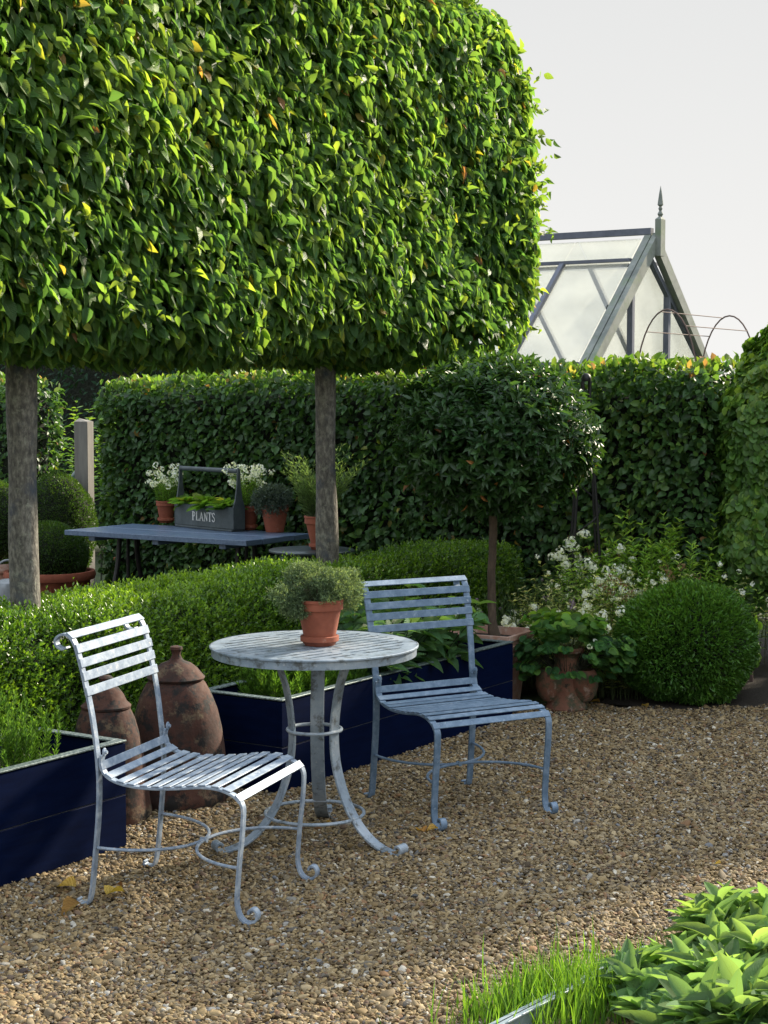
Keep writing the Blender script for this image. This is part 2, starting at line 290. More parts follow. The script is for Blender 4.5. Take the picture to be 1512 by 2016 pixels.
# ------------------------------------------------------------------ leaf machinery
rng = np.random.default_rng(11)
def nrm(a): return a/np.maximum(np.linalg.norm(a, axis=-1, keepdims=True), 1e-9)
def T_leaf(rows, fold=.18, droop=.25):
    """rows: (v, halfwidth). template leaf with midrib; x across, y along, z up"""
    V = [(0, 0, 0)]; UV = [(0, 0)]
    for v, h in rows:
        z = -droop*v*v
        V += [(-h, v, z+fold*h), (0, v, z), (h, v, z+fold*h)]; UV += [(-1, v), (0, v), (1, v)]
    V.append((0, 1, -droop)); UV.append((0, 1)); F = [(0, 2, 1), (0, 3, 2)]
    for i in range(len(rows)-1):
        a = 1+3*i; b = a+3; F += [(a, a+1, b+1), (a, b+1, b), (a+1, a+2, b+2), (a+1, b+2, b+1)]
    a = 1+3*(len(rows)-1); t = len(V)-1; F += [(a, a+1, t), (a+1, a+2, t)]
    return np.array(V, float), np.array(F), np.array(UV, float)
TL_OVAL = T_leaf([(.10, .24), (.30, .47), (.55, .44), (.78, .24), (.92, .08)], .40, .24)
TL_MID = T_leaf([(.25, .42), (.65, .42)], .3, .25)
TL_SMALL = (np.array([(0, 0, 0), (-.42, .5, .1), (.42, .5, .1), (0, 1, -.1)], float), np.array([(0, 3, 1), (0, 2, 3)]), np.array([(0, 0), (-1, .5), (1, .5), (0, 1)], float))
TL_LONG = T_leaf([(.06, .20), (.20, .38), (.42, .50), (.64, .46), (.82, .30), (.94, .14)], .34, .38)
TL_ROUND = T_leaf([(.08, .35), (.35, .55), (.7, .5), (.93, .25)], .25, .2)
TL_BLADE = (np.array([(-.5, 0, 0), (.5, 0, 0), (-.42, .35, -.03), (.42, .35, -.03), (-.3, .7, -.12), (.3, .7, -.12), (0, 1, -.28)], float),
            np.array([(0, 1, 3), (0, 3, 2), (2, 3, 5), (2, 5, 4), (4, 5, 6)]), np.array([(-1, 0), (1, 0), (-1, .35), (1, .35), (-1, .7), (1, .7), (0, 1)], float))
def leaves(name, P, L, Nv, ln, wd, tmpl, mat, parent, tint=None, smooth=True, world=True):
    """P base, L length direction, Nv leaf-face direction; ln, wd arrays"""
    V, F, UV = tmpl; n = len(P); m = len(V)
    L = nrm(L); X = nrm(np.cross(L, Nv)); Z = np.cross(X, L)
    ln = np.broadcast_to(ln, (n,)); wd = np.broadcast_to(wd, (n,))
    curl = rng.uniform(.2, 1.6, n)
    W = P[:, None, :]+X[:, None, :]*(V[None, :, 0, None]*wd[:, None, None])+L[:, None, :]*(V[None, :, 1, None]*ln[:, None, None])+Z[:, None, :]*(V[None, :, 2, None]*(ln*curl)[:, None, None])
    if tint is None: tint = rng.random((n, 3))
    FF = (F[None]+np.arange(n)[:, None, None]*m).reshape(-1, F.shape[1])
    return np_mesh(name, W.reshape(-1, 3), [FF], mat, parent, uv=np.tile(UV, (n, 1)), tint=np.repeat(tint, m, 0), smooth=smooth, world=world)
class Noise:
    def __init__(s, scale, seed, k=7):
        r = np.random.default_rng(seed); s.K = r.normal(size=(k, 3))*scale; s.p = r.uniform(0, 6.28, k)
    def __call__(s, P): return np.sin(P@s.K.T+s.p).mean(1)*1.6
def sd_box(c, h, r):
    c = np.array(c); h = np.array(h)
    def f(P):
        q = np.abs(P-c)-(h-r); return np.linalg.norm(np.maximum(q, 0), axis=1)+np.minimum(q.max(1), 0)-r
    return f
def sd_ell(c, h):
    c = np.array(c); h = np.array(h)
    return lambda P: (np.linalg.norm((P-c)/h, axis=1)-1)*h.min()
def scatter(sdf, lo, hi, n, depth, bump=.03, bscale=6, seed=1, keep=None):
    nz = Noise(bscale, seed); nz2 = Noise(bscale*3.2, seed+50); r = np.random.default_rng(seed); outP = []; tot = 0
    lo = np.array(lo); hi = np.array(hi); g = lambda P: sdf(P)+bump*nz(P)+bump*.45*nz2(P)
    while tot < n:
        P = r.uniform(lo, hi, (max(n*3, 2000), 3)); d = g(P)
        k = (d < 0) & (d > -depth) & (r.random(len(P)) < np.exp(d/(depth*.45))); P = P[k]
        if keep is not None: P = P[keep(P, r)]
        outP.append(P); tot += len(P)
    P = np.concatenate(outP)[:n]; e = 1e-3; gr = np.stack([sdf(P+np.eye(3)[i]*e)-sdf(P-np.eye(3)[i]*e) for i in range(3)], 1)+1e-9
    return P, nrm(gr), g(P)
def to_world(P, org, a):
    c, s = math.cos(a), math.sin(a); return np.stack([org[0]+P[:, 0]*c-P[:, 1]*s, org[1]+P[:, 0]*s+P[:, 1]*c, org[2]+P[:, 2]], 1)
def rot_dir(D, a):
    c, s = math.cos(a), math.sin(a); return np.stack([D[:, 0]*c-D[:, 1]*s, D[:, 0]*s+D[:, 1]*c, D[:, 2]], 1)
def core_mesh(name, sdf_c, h, parent, r=.1):
    """rough inner mass (twigs and inner growth) that stops light leaking through a clipped shape; local coords"""
    me = bpy.data.meshes.new(name); import bmesh as bm_
    b = bm_.new(); bm_.ops.create_icosphere(b, subdivisions=4, radius=1)
    nzz = Noise(5, 3)
    for v in b.verts:
        p = v.co; m = max(abs(p.x), abs(p.y), abs(p.z)); q = p/m*.55+p*.45 if r else p
        k = 1-.12*abs(float(nzz(np.array([[p.x*2, p.y*2, p.z*2]]))[0]))
        v.co = Vector((sdf_c[0]+q.x*h[0]*k, sdf_c[1]+q.y*h[1]*k, sdf_c[2]+q.z*h[2]*k))
    b.to_mesh(me); b.free(); me.materials.append(M['core'])
    o = bpy.data.objects.new(name, me); col.objects.link(o); o.parent = parent; return o
def box_core(name, c, h, parent):
    return MB().box(c, (2*h[0], 2*h[1], 2*h[2])).build(name, M['core'], parent, bevel=min(h)*.5, seg=2)
def clump_tint(P, seed, scale=3, amt=.5, base=None, rr=None):
    n = len(P); r = np.random.default_rng(seed); t = r.random((n, 3)); nz = Noise(scale, seed+9)
    c = np.clip(.5+.5*nz(P), 0, 1); t[:, 0] = np.clip(t[:, 0]*(1-amt)+c*amt, 0, .985)
    return t
def stems_mesh(name, paths, r, mat, parent, n=4):
    mb = MB()
    for p in paths: mb.tube(p, [r*(1-.6*i/(len(p)-1)) for i in range(len(p))], n)
    return mb.build(name, mat, parent, smooth=True)
def stem_plant(name, label, cat, loc, stems, nodes, ll, lw, tmpl, mat, stem_mat=None, up=.5, droop=0, group=None, node_from=.15, pairs=2, top=None, lean=.25, jitter=.25, leafname='foliage', sr=.003, wob=.04, shrink=.35, parent=None):
    """stems: list of (dx,dy,h) around loc. Returns the thing"""
    root = parent or empty(name, loc, label=label, cat=cat, group=group)
    P = []; L = []; NV = []; LN = []; LW = []; paths = []; tops = []
    for dx, dy, h in stems:
        d = Vector((dx, dy, 0)); d = d.normalized() if d.length > 1e-4 else Vector((0, 0, 0))
        d = (d+Vector((random.uniform(-.5, .5), random.uniform(-.5, .5), 0)))*lean*h
        a = Vector((dx, dy, 0)); ph = random.uniform(0, 6.3); pts = []
        for i in range(6):
            t = i/5; pts.append(a+Vector((0, 0, h*t*(1-.08*t)))+d*t**1.6+Vector((math.sin(ph+t*5), math.cos(ph*1.7+t*4), 0))*wob*h*t)
        paths.append(pts); tops.append(pts[-1])
        a0 = random.uniform(0, 6.3)
        for k in range(nodes):
            t = node_from+(1-node_from)*(k+random.random()*.6)/nodes; t = min(t, .999); i = int(t*5); f = t*5-i; p = pts[i].lerp(pts[i+1], f)
            tg = (pts[i+1]-pts[i]).normalized()
            for q in range(pairs):
                an = a0+k*math.pi/2*.9+q*2*math.pi/pairs+random.uniform(-jitter, jitter); o = Vector((math.cos(an), math.sin(an), 0))
                u_ = up*(.5+t)+random.uniform(-jitter, jitter); ld = (o+tg*u_-Vector((0, 0, droop))).normalized()
                P.append(p); L.append(ld); NV.append(tg+Vector((random.uniform(-.3, .3), random.uniform(-.3, .3), random.uniform(-.1, .3)))+o*-.2)
                s = random.uniform(.7, 1.15)*(1-shrink*t); LN.append(ll*s); LW.append(lw*s)
    nP = np.array([tuple(x) for x in P]); t = rng.random((len(nP), 3)); zz = nP[:, 2]/max(nP[:, 2].max(), .01); t[:, 0] = np.clip(t[:, 0]*.55+zz*.45, 0, 1)
    leaves(leafname, nP, np.array([tuple(x) for x in L]), np.array([tuple(x) for x in NV]), np.array(LN), np.array(LW), tmpl, mat, root, tint=t, world=False)
    stems_mesh('stems', paths, sr, stem_mat or M['twig'], root)
    return root, tops
def flower_heads(name, pts, r, k, mat, parent, size=.012):
    """clusters of small petals round each point"""
    P = []; Nv = []
    for p in pts:
        for i in range(k):
            d = Vector((random.gauss(0, 1), random.gauss(0, 1), random.gauss(0, 1))).normalized()
            P.append(tuple(Vector(p)+d*r*random.uniform(.6, 1))); Nv.append(tuple(d))
    P = np.array(P); D = np.array(Nv); L = nrm(np.cross(D, rng.normal(size=P.shape)))
    return leaves(name, P-L*size*.5, L, D, rng.uniform(.7, 1.2, len(P))*size, size*.95, TL_ROUND, mat, parent, world=False)
def ring_stems(n, r, h0, h1, r0=0):
    o = []
    for i in range(n):
        a = random.uniform(0, 6.283); q = math.sqrt(random.uniform(r0*r0, 1))*r; o.append((q*math.cos(a), q*math.sin(a), random.uniform(h0, h1)*(1-.25*(q/r)**2)))
    return o
def box_stems(n, cx, cy, a, lx, ly, h0, h1):
    o = []; c, s = math.cos(a), math.sin(a)
    for i in range(n):
        x = random.uniform(-lx/2, lx/2); y = random.uniform(-ly/2, ly/2); o.append((cx+x*c-y*s, cy+x*s+y*c, random.uniform(h0, h1)))
    return o
# ================================================================== THE SETTING
O = Vector((-.93, 6.02, 0))
def g(u, v, z=0): return O+U*u-NN*v+Vector((0, 0, z))
ROOTS = {}
def sheet(name, pts, z, mat, kind='structure'):
    me = bpy.data.meshes.new(name); me.from_pydata([(p[0], p[1], z) for p in pts], [], [tuple(range(len(pts)))]); me.materials.append(mat)
    o = bpy.data.objects.new(name, me); col.objects.link(o); return tag(o, kind=kind)
M['earth'] = surf('grass_and_earth', [(.35, (.020, .035, .010)), (.6, (.05, .07, .02))], 3, .95, 0, .6, 20, bdist=.03)
gmv = surf('gravel_bed', [(.35, (.020, .015, .009)), (.6, (.06, .045, .028))], 120, .95, 0, 1, 160, bdist=.008)
sheet('ground', [(-300, -100), (300, -100), (300, 900), (-300, 900)], -.03, M['earth'])
sheet('path', [(-3.4, 1), (5, 1), (5, 9.3), (1.2, 9.05), (.5, 8.75), (-1.9, 5.9)], -.010, gmv)
sheet('soil', [g(-3, .3), g(5.6, .3), g(3.5, -.2), g(3.5, -.75), g(4.1, -1.1), g(4.3, -4.5), g(6.2, -4.5), g(6.2, 6.5), g(-3, 6.5)], .004, M['soil'])
# ---- gravel: thousands of pebbles (stuff)
def gravel():
    r = np.random.default_rng(3); n = 430000
    Y = r.uniform(3.9, 9.6, n); X = r.uniform(-1, 1, n)*(.2267*Y+.75)
    P = np.stack([X, Y, 0*X], 1); rel = P[:, :2]-np.array([O.x, O.y]); uu = rel@np.array([U.x, U.y]); vv = -rel@np.array([NN.x, NN.y])
    k = (vv < .03)
    k |= ((uu > .02) & (uu < .92) & (vv < .62))
    k &= ~((uu > 3.50+.60*np.clip((-vv-.65)/.4, 0, 1)+.06*np.sin(vv*7)+.04*np.sin(vv*23)) & (vv < 2))
    k &= r.random(n) < np.clip(1.6-.085*Y, .68, 1)
    P = P[k]; n = len(P)
    nz = Noise(3.0, 4); P[:, 2] = r.uniform(-.0075, .0075, n)+.005*nz(P)
    sc = np.exp(r.normal(0, .28, n))[:, None]*np.array([.0074, .0050, .0030]); sc *= r.uniform(.8, 1.25, (n, 3))
    big = r.random(n) < .005; sc[big] *= 2.1; mid_ = r.random(n) < .05; sc[mid_] *= 1.35
    rot = np.stack([r.normal(0, .42, n), r.normal(0, .42, n), r.uniform(0, 6.28, n)], 1)
    me = bpy.data.meshes.new('gravel'); me.vertices.add(n); me.vertices.foreach_set('co', P.astype(np.float32).ravel())
    for nm, ty, d in (('rot', 'FLOAT_VECTOR', rot), ('scl', 'FLOAT_VECTOR', sc)):
        a = me.attributes.new(nm, ty, 'POINT'); a.data.foreach_set('vector', d.astype(np.float32).ravel())
    a = me.attributes.new('pick', 'INT', 'POINT'); a.data.foreach_set('value', r.integers(0, 4, n).astype(np.int32))
    m, t, b = mat_base('pebbles'); oi = nd(t, 'ShaderNodeObjectInfo')
    rp = ramp(t, [(0, (.060, .042, .024)), (.22, (.21, .145, .066)), (.42, (.32, .235, .118)), (.58, (.12, .092, .058)), (.72, (.42, .325, .185)), (.84, (.085, .080, .074)), (.90, (.27, .15, .07)), (.935, (.028, .032, .04)), (.96, (.60, .55, .45)), (1, (.15, .16, .18))])
    t.links.new(oi.outputs['Random'], rp.inputs[0])
    tcn = nd(t, 'ShaderNodeTexCoord'); nn_ = nd(t, 'ShaderNodeTexNoise'); nn_.inputs['Scale'].default_value = 1.4; nn_.inputs['Detail'].default_value = 5
    t.links.new(tcn.outputs['Object'], nn_.inputs['Vector'])
    mm = nd(t, 'ShaderNodeMixRGB', blend_type='MULTIPLY'); mm.inputs[0].default_value = .55; t.links.new(rp.outputs[0], mm.inputs[1])
    r2 = ramp(t, [(.3, (.55, .55, .55)), (.7, (1.25, 1.2, 1.1))]); t.links.new(nn_.outputs[0], r2.inputs[0]); t.links.new(r2.outputs[0], mm.inputs[2]); t.links.new(mm.outputs[0], b.inputs['Base Color'])
    b.inputs['Roughness'].default_value = .75; b.inputs['Specular IOR Level'].default_value = .3
    o = bpy.data.objects.new('gravel', me); col.objects.link(o); me.materials.append(m); tag(o, 'small tan and grey pebbles covering the courtyard', 'gravel', kind='stuff')
    ng = bpy.data.node_groups.new('pebbles', 'GeometryNodeTree')
    ng.interface.new_socket('Geometry', in_out='INPUT', socket_type='NodeSocketGeometry'); ng.interface.new_socket('Geometry', in_out='OUTPUT', socket_type='NodeSocketGeometry')
    A = ng.nodes.new; L = ng.links.new
    gi = A('NodeGroupInput'); go = A('NodeGroupOutput'); ins = A('GeometryNodeInstanceOnPoints'); gti = A('GeometryNodeGeometryToInstance')
    for i in range(4):
        ic = A('GeometryNodeMeshIcoSphere'); ic.inputs['Subdivisions'].default_value = 2
        sp = A('GeometryNodeSetPosition'); nn = A('ShaderNodeTexNoise'); nn.noise_dimensions = '4D'; nn.inputs['W'].default_value = i*7.3; nn.inputs['Scale'].default_value = .9; nn.inputs['Detail'].default_value = 1
        sb = A('ShaderNodeVectorMath'); sb.operation = 'SUBTRACT'; sb.inputs[1].default_value = (.5, .5, .5); sc_ = A('ShaderNodeVectorMath'); sc_.operation = 'SCALE'; sc_.inputs['Scale'].default_value = 1.3
        L(nn.outputs['Color'], sb.inputs[0]); L(sb.outputs[0], sc_.inputs[0]); L(sc_.outputs[0], sp.inputs['Offset']); L(ic.outputs['Mesh'], sp.inputs['Geometry'])
        sm = A('GeometryNodeSetMaterial'); sm.inputs['Material'].default_value = m; L(sp.outputs[0], sm.inputs['Geometry']); 
        ss = A('GeometryNodeSetShadeSmooth'); L(sm.outputs[0], ss.inputs['Geometry']); L(ss.outputs[0], gti.inputs[0])
    def na(nm, ty):
        x = A('GeometryNodeInputNamedAttribute'); x.data_type = ty; x.inputs['Name'].default_value = nm; return [s for s in x.outputs if s.enabled][0]
    L(gi.outputs[0], ins.inputs['Points']); L(gti.outputs[0], ins.inputs['Instance']); ins.inputs['Pick Instance'].default_value = True
    L(na('pick', 'INT'), ins.inputs['Instance Index']); L(na('rot', 'FLOAT_VECTOR'), ins.inputs['Rotation']); L(na('scl', 'FLOAT_VECTOR'), ins.inputs['Scale']); L(ins.outputs[0], go.inputs[0])
    md = o.modifiers.new('pebbles', 'NODES'); md.node_group = ng
gravel()
# ================================================================== TREES (clipped hornbeams on stems)
def crown(root, u0, u1, end, seed, n):
    """leaf crown between u0..u1 of the clipped block (world garden frame), root is the tree"""
    full0, full1 = -1.9, 4.50
    c = ((full0+full1)/2, 1.1, 2.83); h = ((full1-full0)/2, .44, 1.05)
    def sdf(P):
        uu = P[:, 0]+.16*np.clip((2.55-P[:, 2])/.8, 0, 1)-.04; rr = np.where(P[:, 2] > c[2], .72, .30)
        qa = np.abs(uu-c[0])-(h[0]-rr); qb = np.abs(P[:, 2]-c[2])-(h[2]-rr)
        d1 = np.hypot(np.maximum(qa, 0), np.maximum(qb, 0))+np.minimum(np.maximum(qa, qb), 0)-rr; d2 = np.abs(P[:, 1]-c[1])-h[1]; k_ = .28
        a_ = d1+k_; b_ = d2+k_
        return np.hypot(np.maximum(a_, 0), np.maximum(b_, 0))+np.minimum(np.maximum(a_, b_), 0)-k_
    def keep(P, r):
        k = np.ones(len(P), bool)
        thin = (P[:, 0] > 3.3) & (P[:, 2] < 2.02+.10*np.sin(P[:, 0]*6)); k &= ~(thin & (r.random(len(P)) > .22))
        k &= ~((P[:, 1] > 1.15) & (r.random(len(P)) > .45))           # fewer on the far side
        return k
    P, Nv, d = scatter(sdf, (u0, .6, 1.7), (u1, 1.6, 3.95), n, .30, .042, 3.4, seed, keep)
    n = len(P); r = np.random.default_rng(seed+3)
    L = np.array([.40, 0, -.9])+Nv*.55+r.normal(0, .48, (n, 3)); F = Nv*1.0+np.array([0, 0, .5])+r.normal(0, .55, (n, 3))
    t = clump_tint(P, seed, 2.2, .35); t[:, 0] *= .93; q = r.random(n); rim = np.clip((P[:, 0]-4.05)/.4, 0, 1)+np.clip((P[:, 2]-3.55)/.25, 0, 1)  # top and end leaves pushed yellower: backlit rim glow put into tint
    t[:, 0] = np.clip(t[:, 0]+rim*r.uniform(0, .34, n), 0, .95); hot = q > .925; t[hot, 0] = .84+.16*r.random(hot.sum())**1.7  # stray lime leaves carry a sunlit tone; the highest tints are autumn orange
    ln = r.uniform(.040, .100, n); W = to_world(P-nrm(L)*ln[:, None]*.4, O, YAW)
    # short new shoots standing out of the clipped face, mostly along the top and the end
    ns = 420; S, SN, sd_ = scatter(sdf, (u0, .6, 1.9), (u1, 1.6, 3.95), ns*3, .05, .03, 3.4, seed+7); pr_ = .12+.88*np.clip((S[:, 0]-4.2)/.25, 0, 1)+.6*np.clip(SN[:, 2], 0, 1); S = S[r.random(len(S)) < pr_]; SN = SN[:len(S)]*0+nrm(S-np.array([min(3.9, u1), 1.1, 2.8])*np.array([1, 1, 1]))
    SD = nrm(SN*.8+np.array([.1, 0, .35])+r.normal(0, .35, S.shape)); sl_ = r.uniform(.05, .17, len(S)); q_ = []
    for k in range(6):
        a = r.uniform(0, 6.28, len(S)); o = r.normal(0, 1, S.shape); Ld = nrm(SD*.6+nrm(o)*.8+np.array([0, 0, -.15])); q_.append((S+SD*(sl_*k/5)[:, None], Ld))
    W = np.concatenate([W]+[to_world(a, O, YAW) for a, _ in q_]); L = np.concatenate([L]+[b for _, b in q_]); m_ = len(S)*6; F = np.concatenate([F, r.normal(0, 1, (m_, 3))+np.array([0, 0, .8])])
    t2 = r.random((m_, 3)); t2[:, 0] = .62+.30*t2[:, 0]; t = np.concatenate([t, t2]); ln = np.concatenate([ln, r.uniform(.035, .07, m_)]); n = len(W)
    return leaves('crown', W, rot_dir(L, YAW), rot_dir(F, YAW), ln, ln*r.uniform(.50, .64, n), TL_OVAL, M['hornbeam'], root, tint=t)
def trunk_mesh(name, base, top, r0, r1, mat, parent, seed=0, n=14, m=26, wob=.008, flare=1.25):
    r = np.random.default_rng(seed); pts = []; rs = []
    base = Vector(base); top = Vector(top); ph = r.uniform(0, 6, 4)
    for i in range(m):
        t = i/(m-1); p = base.lerp(top, t)+Vector((math.sin(t*5+ph[0])*wob, math.sin(t*4+ph[1])*wob, 0)); pts.append(p)
        rs.append((r0+(r1-r0)*t)*(1+.05*math.sin(t*11+ph[2])+.03*math.sin(t*23+ph[3]))*(1+(flare-1)*max(0, 1-t*6)))
    mb = MB(); mb.tube(pts, rs, n)
    nz = Noise(30, seed+1); nz2 = Noise(9, seed+2); V = np.array(mb.v); d = nz(V)*.0022+nz2(V)*.0035
    cs = np.repeat(np.array([tuple(p) for p in pts]), n, 0); dd = nrm(V-cs); mb.v = [tuple(x) for x in V+dd*d[:, None]]
    return mb.build(name, mat, parent, smooth=True)
tl = g(.60, 1.09); trr = g(2.87, 1.12)
tree1 = empty('hornbeam_tree', tl, 0, label='pleached hornbeam with the thicker grey trunk at left, crown running out of the picture', cat='tree', group='clipped hornbeams on bare stems')
tree2 = empty('hornbeam_tree', trr, 0, label='pleached hornbeam whose slimmer trunk rises behind the potted herb, its crown ending in sky', cat='tree', group='clipped hornbeams on bare stems')
trunk_mesh('trunk', (.02, 0, 0), (-.02, .0, 2.6), .066, .060, M['bark'], tree1, 1)
trunk_mesh('trunk', (0, 0, 0), (.0, .0, 2.6), .060, .056, M['bark'], tree2, 2)
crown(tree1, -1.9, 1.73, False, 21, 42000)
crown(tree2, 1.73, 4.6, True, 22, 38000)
for tr_, a_, b_ in ((tree1, -1.75, 1.73), (tree2, 1.73, 3.3)):
    c1 = g((a_+b_)/2, 1.12, 2.80)-tr_.location
    box = MB().box(c1, (b_-a_, .5, 1.72), YAW); box.build('inner_growth', M['core'], tr_, bevel=.14, seg=2)  # solid dark block added inside the crown so sun does not leak
    limb = MB(); base = Vector(tr_.location)
    for k in range(9):
        ang = random.uniform(-1, 1); z = 1.75+k*.2
        e = g((a_+b_)/2+ang*(b_-a_)*.62, 1.12+random.uniform(-.25, .25), z+random.uniform(.0, .35)) if tr_ is tree1 else g(random.uniform(1.9, 4.35), 1.12+random.uniform(-.3, .3), z+random.uniform(0, .3))
        s_ = Vector((0, 0, z)); e2 = e-base; limb.tube(smooth_path([s_, s_.lerp(e2, .5)+Vector((0, 0, .06)), e2], 4), [.018, .017, .016, .015, .013, .012, .010, .008, .005], 6)
    for k in range(26 if tr_ is tree2 else 0):
        s_ = g(random.uniform(2.9, 3.7), 1.1+random.uniform(-.2, .2), random.uniform(1.85, 2.3))-base; e2 = g(random.uniform(3.6, 4.45), 1.1+random.uniform(-.4, .35), random.uniform(1.8, 2.2))-base
        limb.tube(smooth_path([s_, s_.lerp(e2, .5)+Vector((0, 0, random.uniform(-.08, .08))), e2], 3), [.007, .006, .006, .005, .004, .003, .002], 5)
    limb.build('limbs', M['bark2'], tr_, smooth=True)
# ================================================================== HEDGES
def hedge(name, label, loc_uv, size, r_, n, leaf_len, mat, seed, group=None, topfun=None, bump=.03, bscale=4.5, tmpl=TL_SMALL, depth=.16, wratio=.6, toplit=None, upright=.2, cat='hedge', core_in=.09, hang=.5, hot=.0, bt=.45, keepf=None, poke=0):
    cx, cy = loc_uv; root = empty(name, g(cx, cy), YAW, label=label, cat=cat, group=group)
    hx, hy, hz = size[0]/2, size[1]/2, size[2]/2; sdf0 = sd_box((0, 0, hz), (hx, hy, hz), r_)
    if topfun: sdf = lambda P: sdf0(P-np.stack([0*P[:, 0], 0*P[:, 0], topfun(P[:, 0], P[:, 1])*np.clip(P[:, 2]/(2*hz), 0, 1)], 1))
    else: sdf = sdf0
    P, Nv, d = scatter(sdf, (-hx-.06, -hy-.06, 0.02), (hx+.06, hy+.06, 2*hz+.25), n, depth, bump, bscale, seed, keepf)
    r = np.random.default_rng(seed+1); n = len(P)
    L = Nv*.7+np.array([0, 0, upright-hang])*1.0+r.normal(0, .5, (n, 3)); F = Nv+np.array([0, 0, .5])+r.normal(0, .45, (n, 3))
    t = clump_tint(P, seed, 3.5, bt); ln = leaf_len*r.uniform(.65, 1.2, n)
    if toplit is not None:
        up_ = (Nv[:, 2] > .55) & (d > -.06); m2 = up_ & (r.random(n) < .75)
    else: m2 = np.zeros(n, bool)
    hotm = (r.random(n) < hot) & ~m2; t[:, 0] *= .93; t[hotm, 0] = r.uniform(.93, 1, hotm.sum())
    k = ~m2
    leaves('foliage', P[k]-nrm(L[k])*ln[k, None]*.4, L[k], F[k], ln[k], ln[k]*wratio, tmpl, mat, root, tint=t[k], world=False)
    if m2.any():
        L2 = nrm(L[m2]+np.array([0, 0, .9])); leaves('young_growth', P[m2]+np.array([0, 0, 1])*r.uniform(-.01, .045, m2.sum())[:, None], L2, F[m2], ln[m2], ln[m2]*wratio, tmpl, toplit, root, tint=r.random((m2.sum(), 3)), world=False)  # sun on the hedge top put into these lighter leaves
    if core_in: MB().box((0, 0, hz-.02), (2*hx-2*core_in-.04, 2*hy-2*core_in, 2*hz-2*core_in), 0).build('inner_growth', M['core'], root, bevel=.06, seg=2)  # dark block added inside the hedge to stop light passing
    return root
# low box hedge under the trees: built of short upright shoots
def box_shoots(name, label, u0, u1, v0, v1, ztop, n, seed, cat='hedge'):
    cx, cy = (u0+u1)/2, (v0+v1)/2; root = empty(name, g(cx, cy), YAW, label=label, cat=cat)
    hx, hy, hz = (u1-u0)/2, (v1-v0)/2, ztop/2; sdf = sd_box((0, 0, hz), (hx, hy, hz), .13)
    bias = lambda P, r: (r.random(len(P)) < np.where((P[:, 1] > .1) & (P[:, 2] < ztop-.2), .15, 1))
    P, Nv, d = scatter(sdf, (-hx-.04, -hy-.05, .02), (hx+.04, hy+.05, ztop+.06), n, .10, .032, 5, seed, bias)
    r = np.random.default_rng(seed+1); nn = len(P); D = nrm(Nv*.55+np.array([0, 0, .75])+r.normal(0, .28, (nn, 3)))
    Pk = []; Lk = []; Fk = []; Tk = []; ks = 7; base_t = clump_tint(P, seed, 3.0, .5)
    a0 = r.uniform(0, 6.28, nn); X = nrm(np.cross(D, np.array([.31, .2, .9]))); Y = np.cross(D, X)
    sl = r.uniform(.025, .055, nn)*np.where(r.random(nn) < .03, 1.8, 1)
    for k in range(ks):
        f = k/(ks-1); a = a0+k*2.4; o = X*np.cos(a)[:, None]+Y*np.sin(a)[:, None]
        Pk.append(P+D*(sl*f)[:, None]); Lk.append(o*(1-.55*f)+D*(.45+.6*f)); Fk.append(D*1.0-o*.4+r.normal(0, .25, (nn, 3)))
        tt = base_t.copy(); tt[:, 0] = np.clip(tt[:, 0]*.65+.35*f, 0, 1); tt[:, 1] = r.random(nn); Tk.append(tt)
    Pk = np.concatenate(Pk); ln = r.uniform(.013, .025, len(Pk))
    leaves('foliage', Pk, np.concatenate(Lk), np.concatenate(Fk), ln, ln*.62, TL_SMALL, M['box'], root, tint=np.concatenate(Tk), world=False)
    MB().box((0, 0, hz-.02), (2*hx-.12, 2*hy-.12, 2*hz-.10), 0).build('inner_growth', M['core'], root, bevel=.07, seg=2)  # added dark filler keeps light from leaking through the shoots
    return root
box_shoots('box_hedge', 'low clipped box hedge running under the hornbeams behind the planters', -1.9, 4.45, .76, 1.36, .705, 52000, 31)
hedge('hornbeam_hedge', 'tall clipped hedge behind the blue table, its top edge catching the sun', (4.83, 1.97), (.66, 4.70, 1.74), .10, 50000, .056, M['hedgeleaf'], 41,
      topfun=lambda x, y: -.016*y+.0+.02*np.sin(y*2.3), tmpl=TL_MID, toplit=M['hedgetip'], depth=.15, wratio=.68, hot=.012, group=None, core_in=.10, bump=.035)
hedge('hornbeam_hedge', 'short piece of hedge at the left edge, beyond the gap beside the oak post', (4.85, 6.2), (.62, 2.1, 1.72), .12, 14000, .050, M['hedgeleaf'], 43, tmpl=TL_MID, toplit=M['hedgetip'], wratio=.68, hot=.02)
hedge('conifer_hedge', 'dark evergreen mass seen through the gap in the hedges', (8.6, 8.2), (1.2, 5.5, 2.35), .35, 16000, .085, M['conifer'], 45, bump=.12, bscale=2.5, depth=.3, wratio=.45, core_in=.25)
hedge('hornbeam_hedge', 'farther hedge in front of the greenhouse, seen just past the tall hedge end', (7.4, -1.2), (.6, 3.6, 1.56), .12, 9000, .05, M['hedgeleaf'], 47, tmpl=TL_MID, toplit=M['hedgetip'], wratio=.68, hot=.04)
rel_ = Vector((3.35, 9.2, 0))-O  # added hedge out of view, sized to shade gravel and chairs
shade_hedge = hedge('hornbeam_hedge', 'tall hedge closing the courtyard on the right, outside the picture', (rel_.dot(U), -rel_.dot(NN)), (2.6, .6, 2.8), .15, 8000, .11, M['hedgeleaf'], 49, tmpl=TL_MID, wratio=.65)
shade_hedge.rotation_euler.z = math.radians(88)
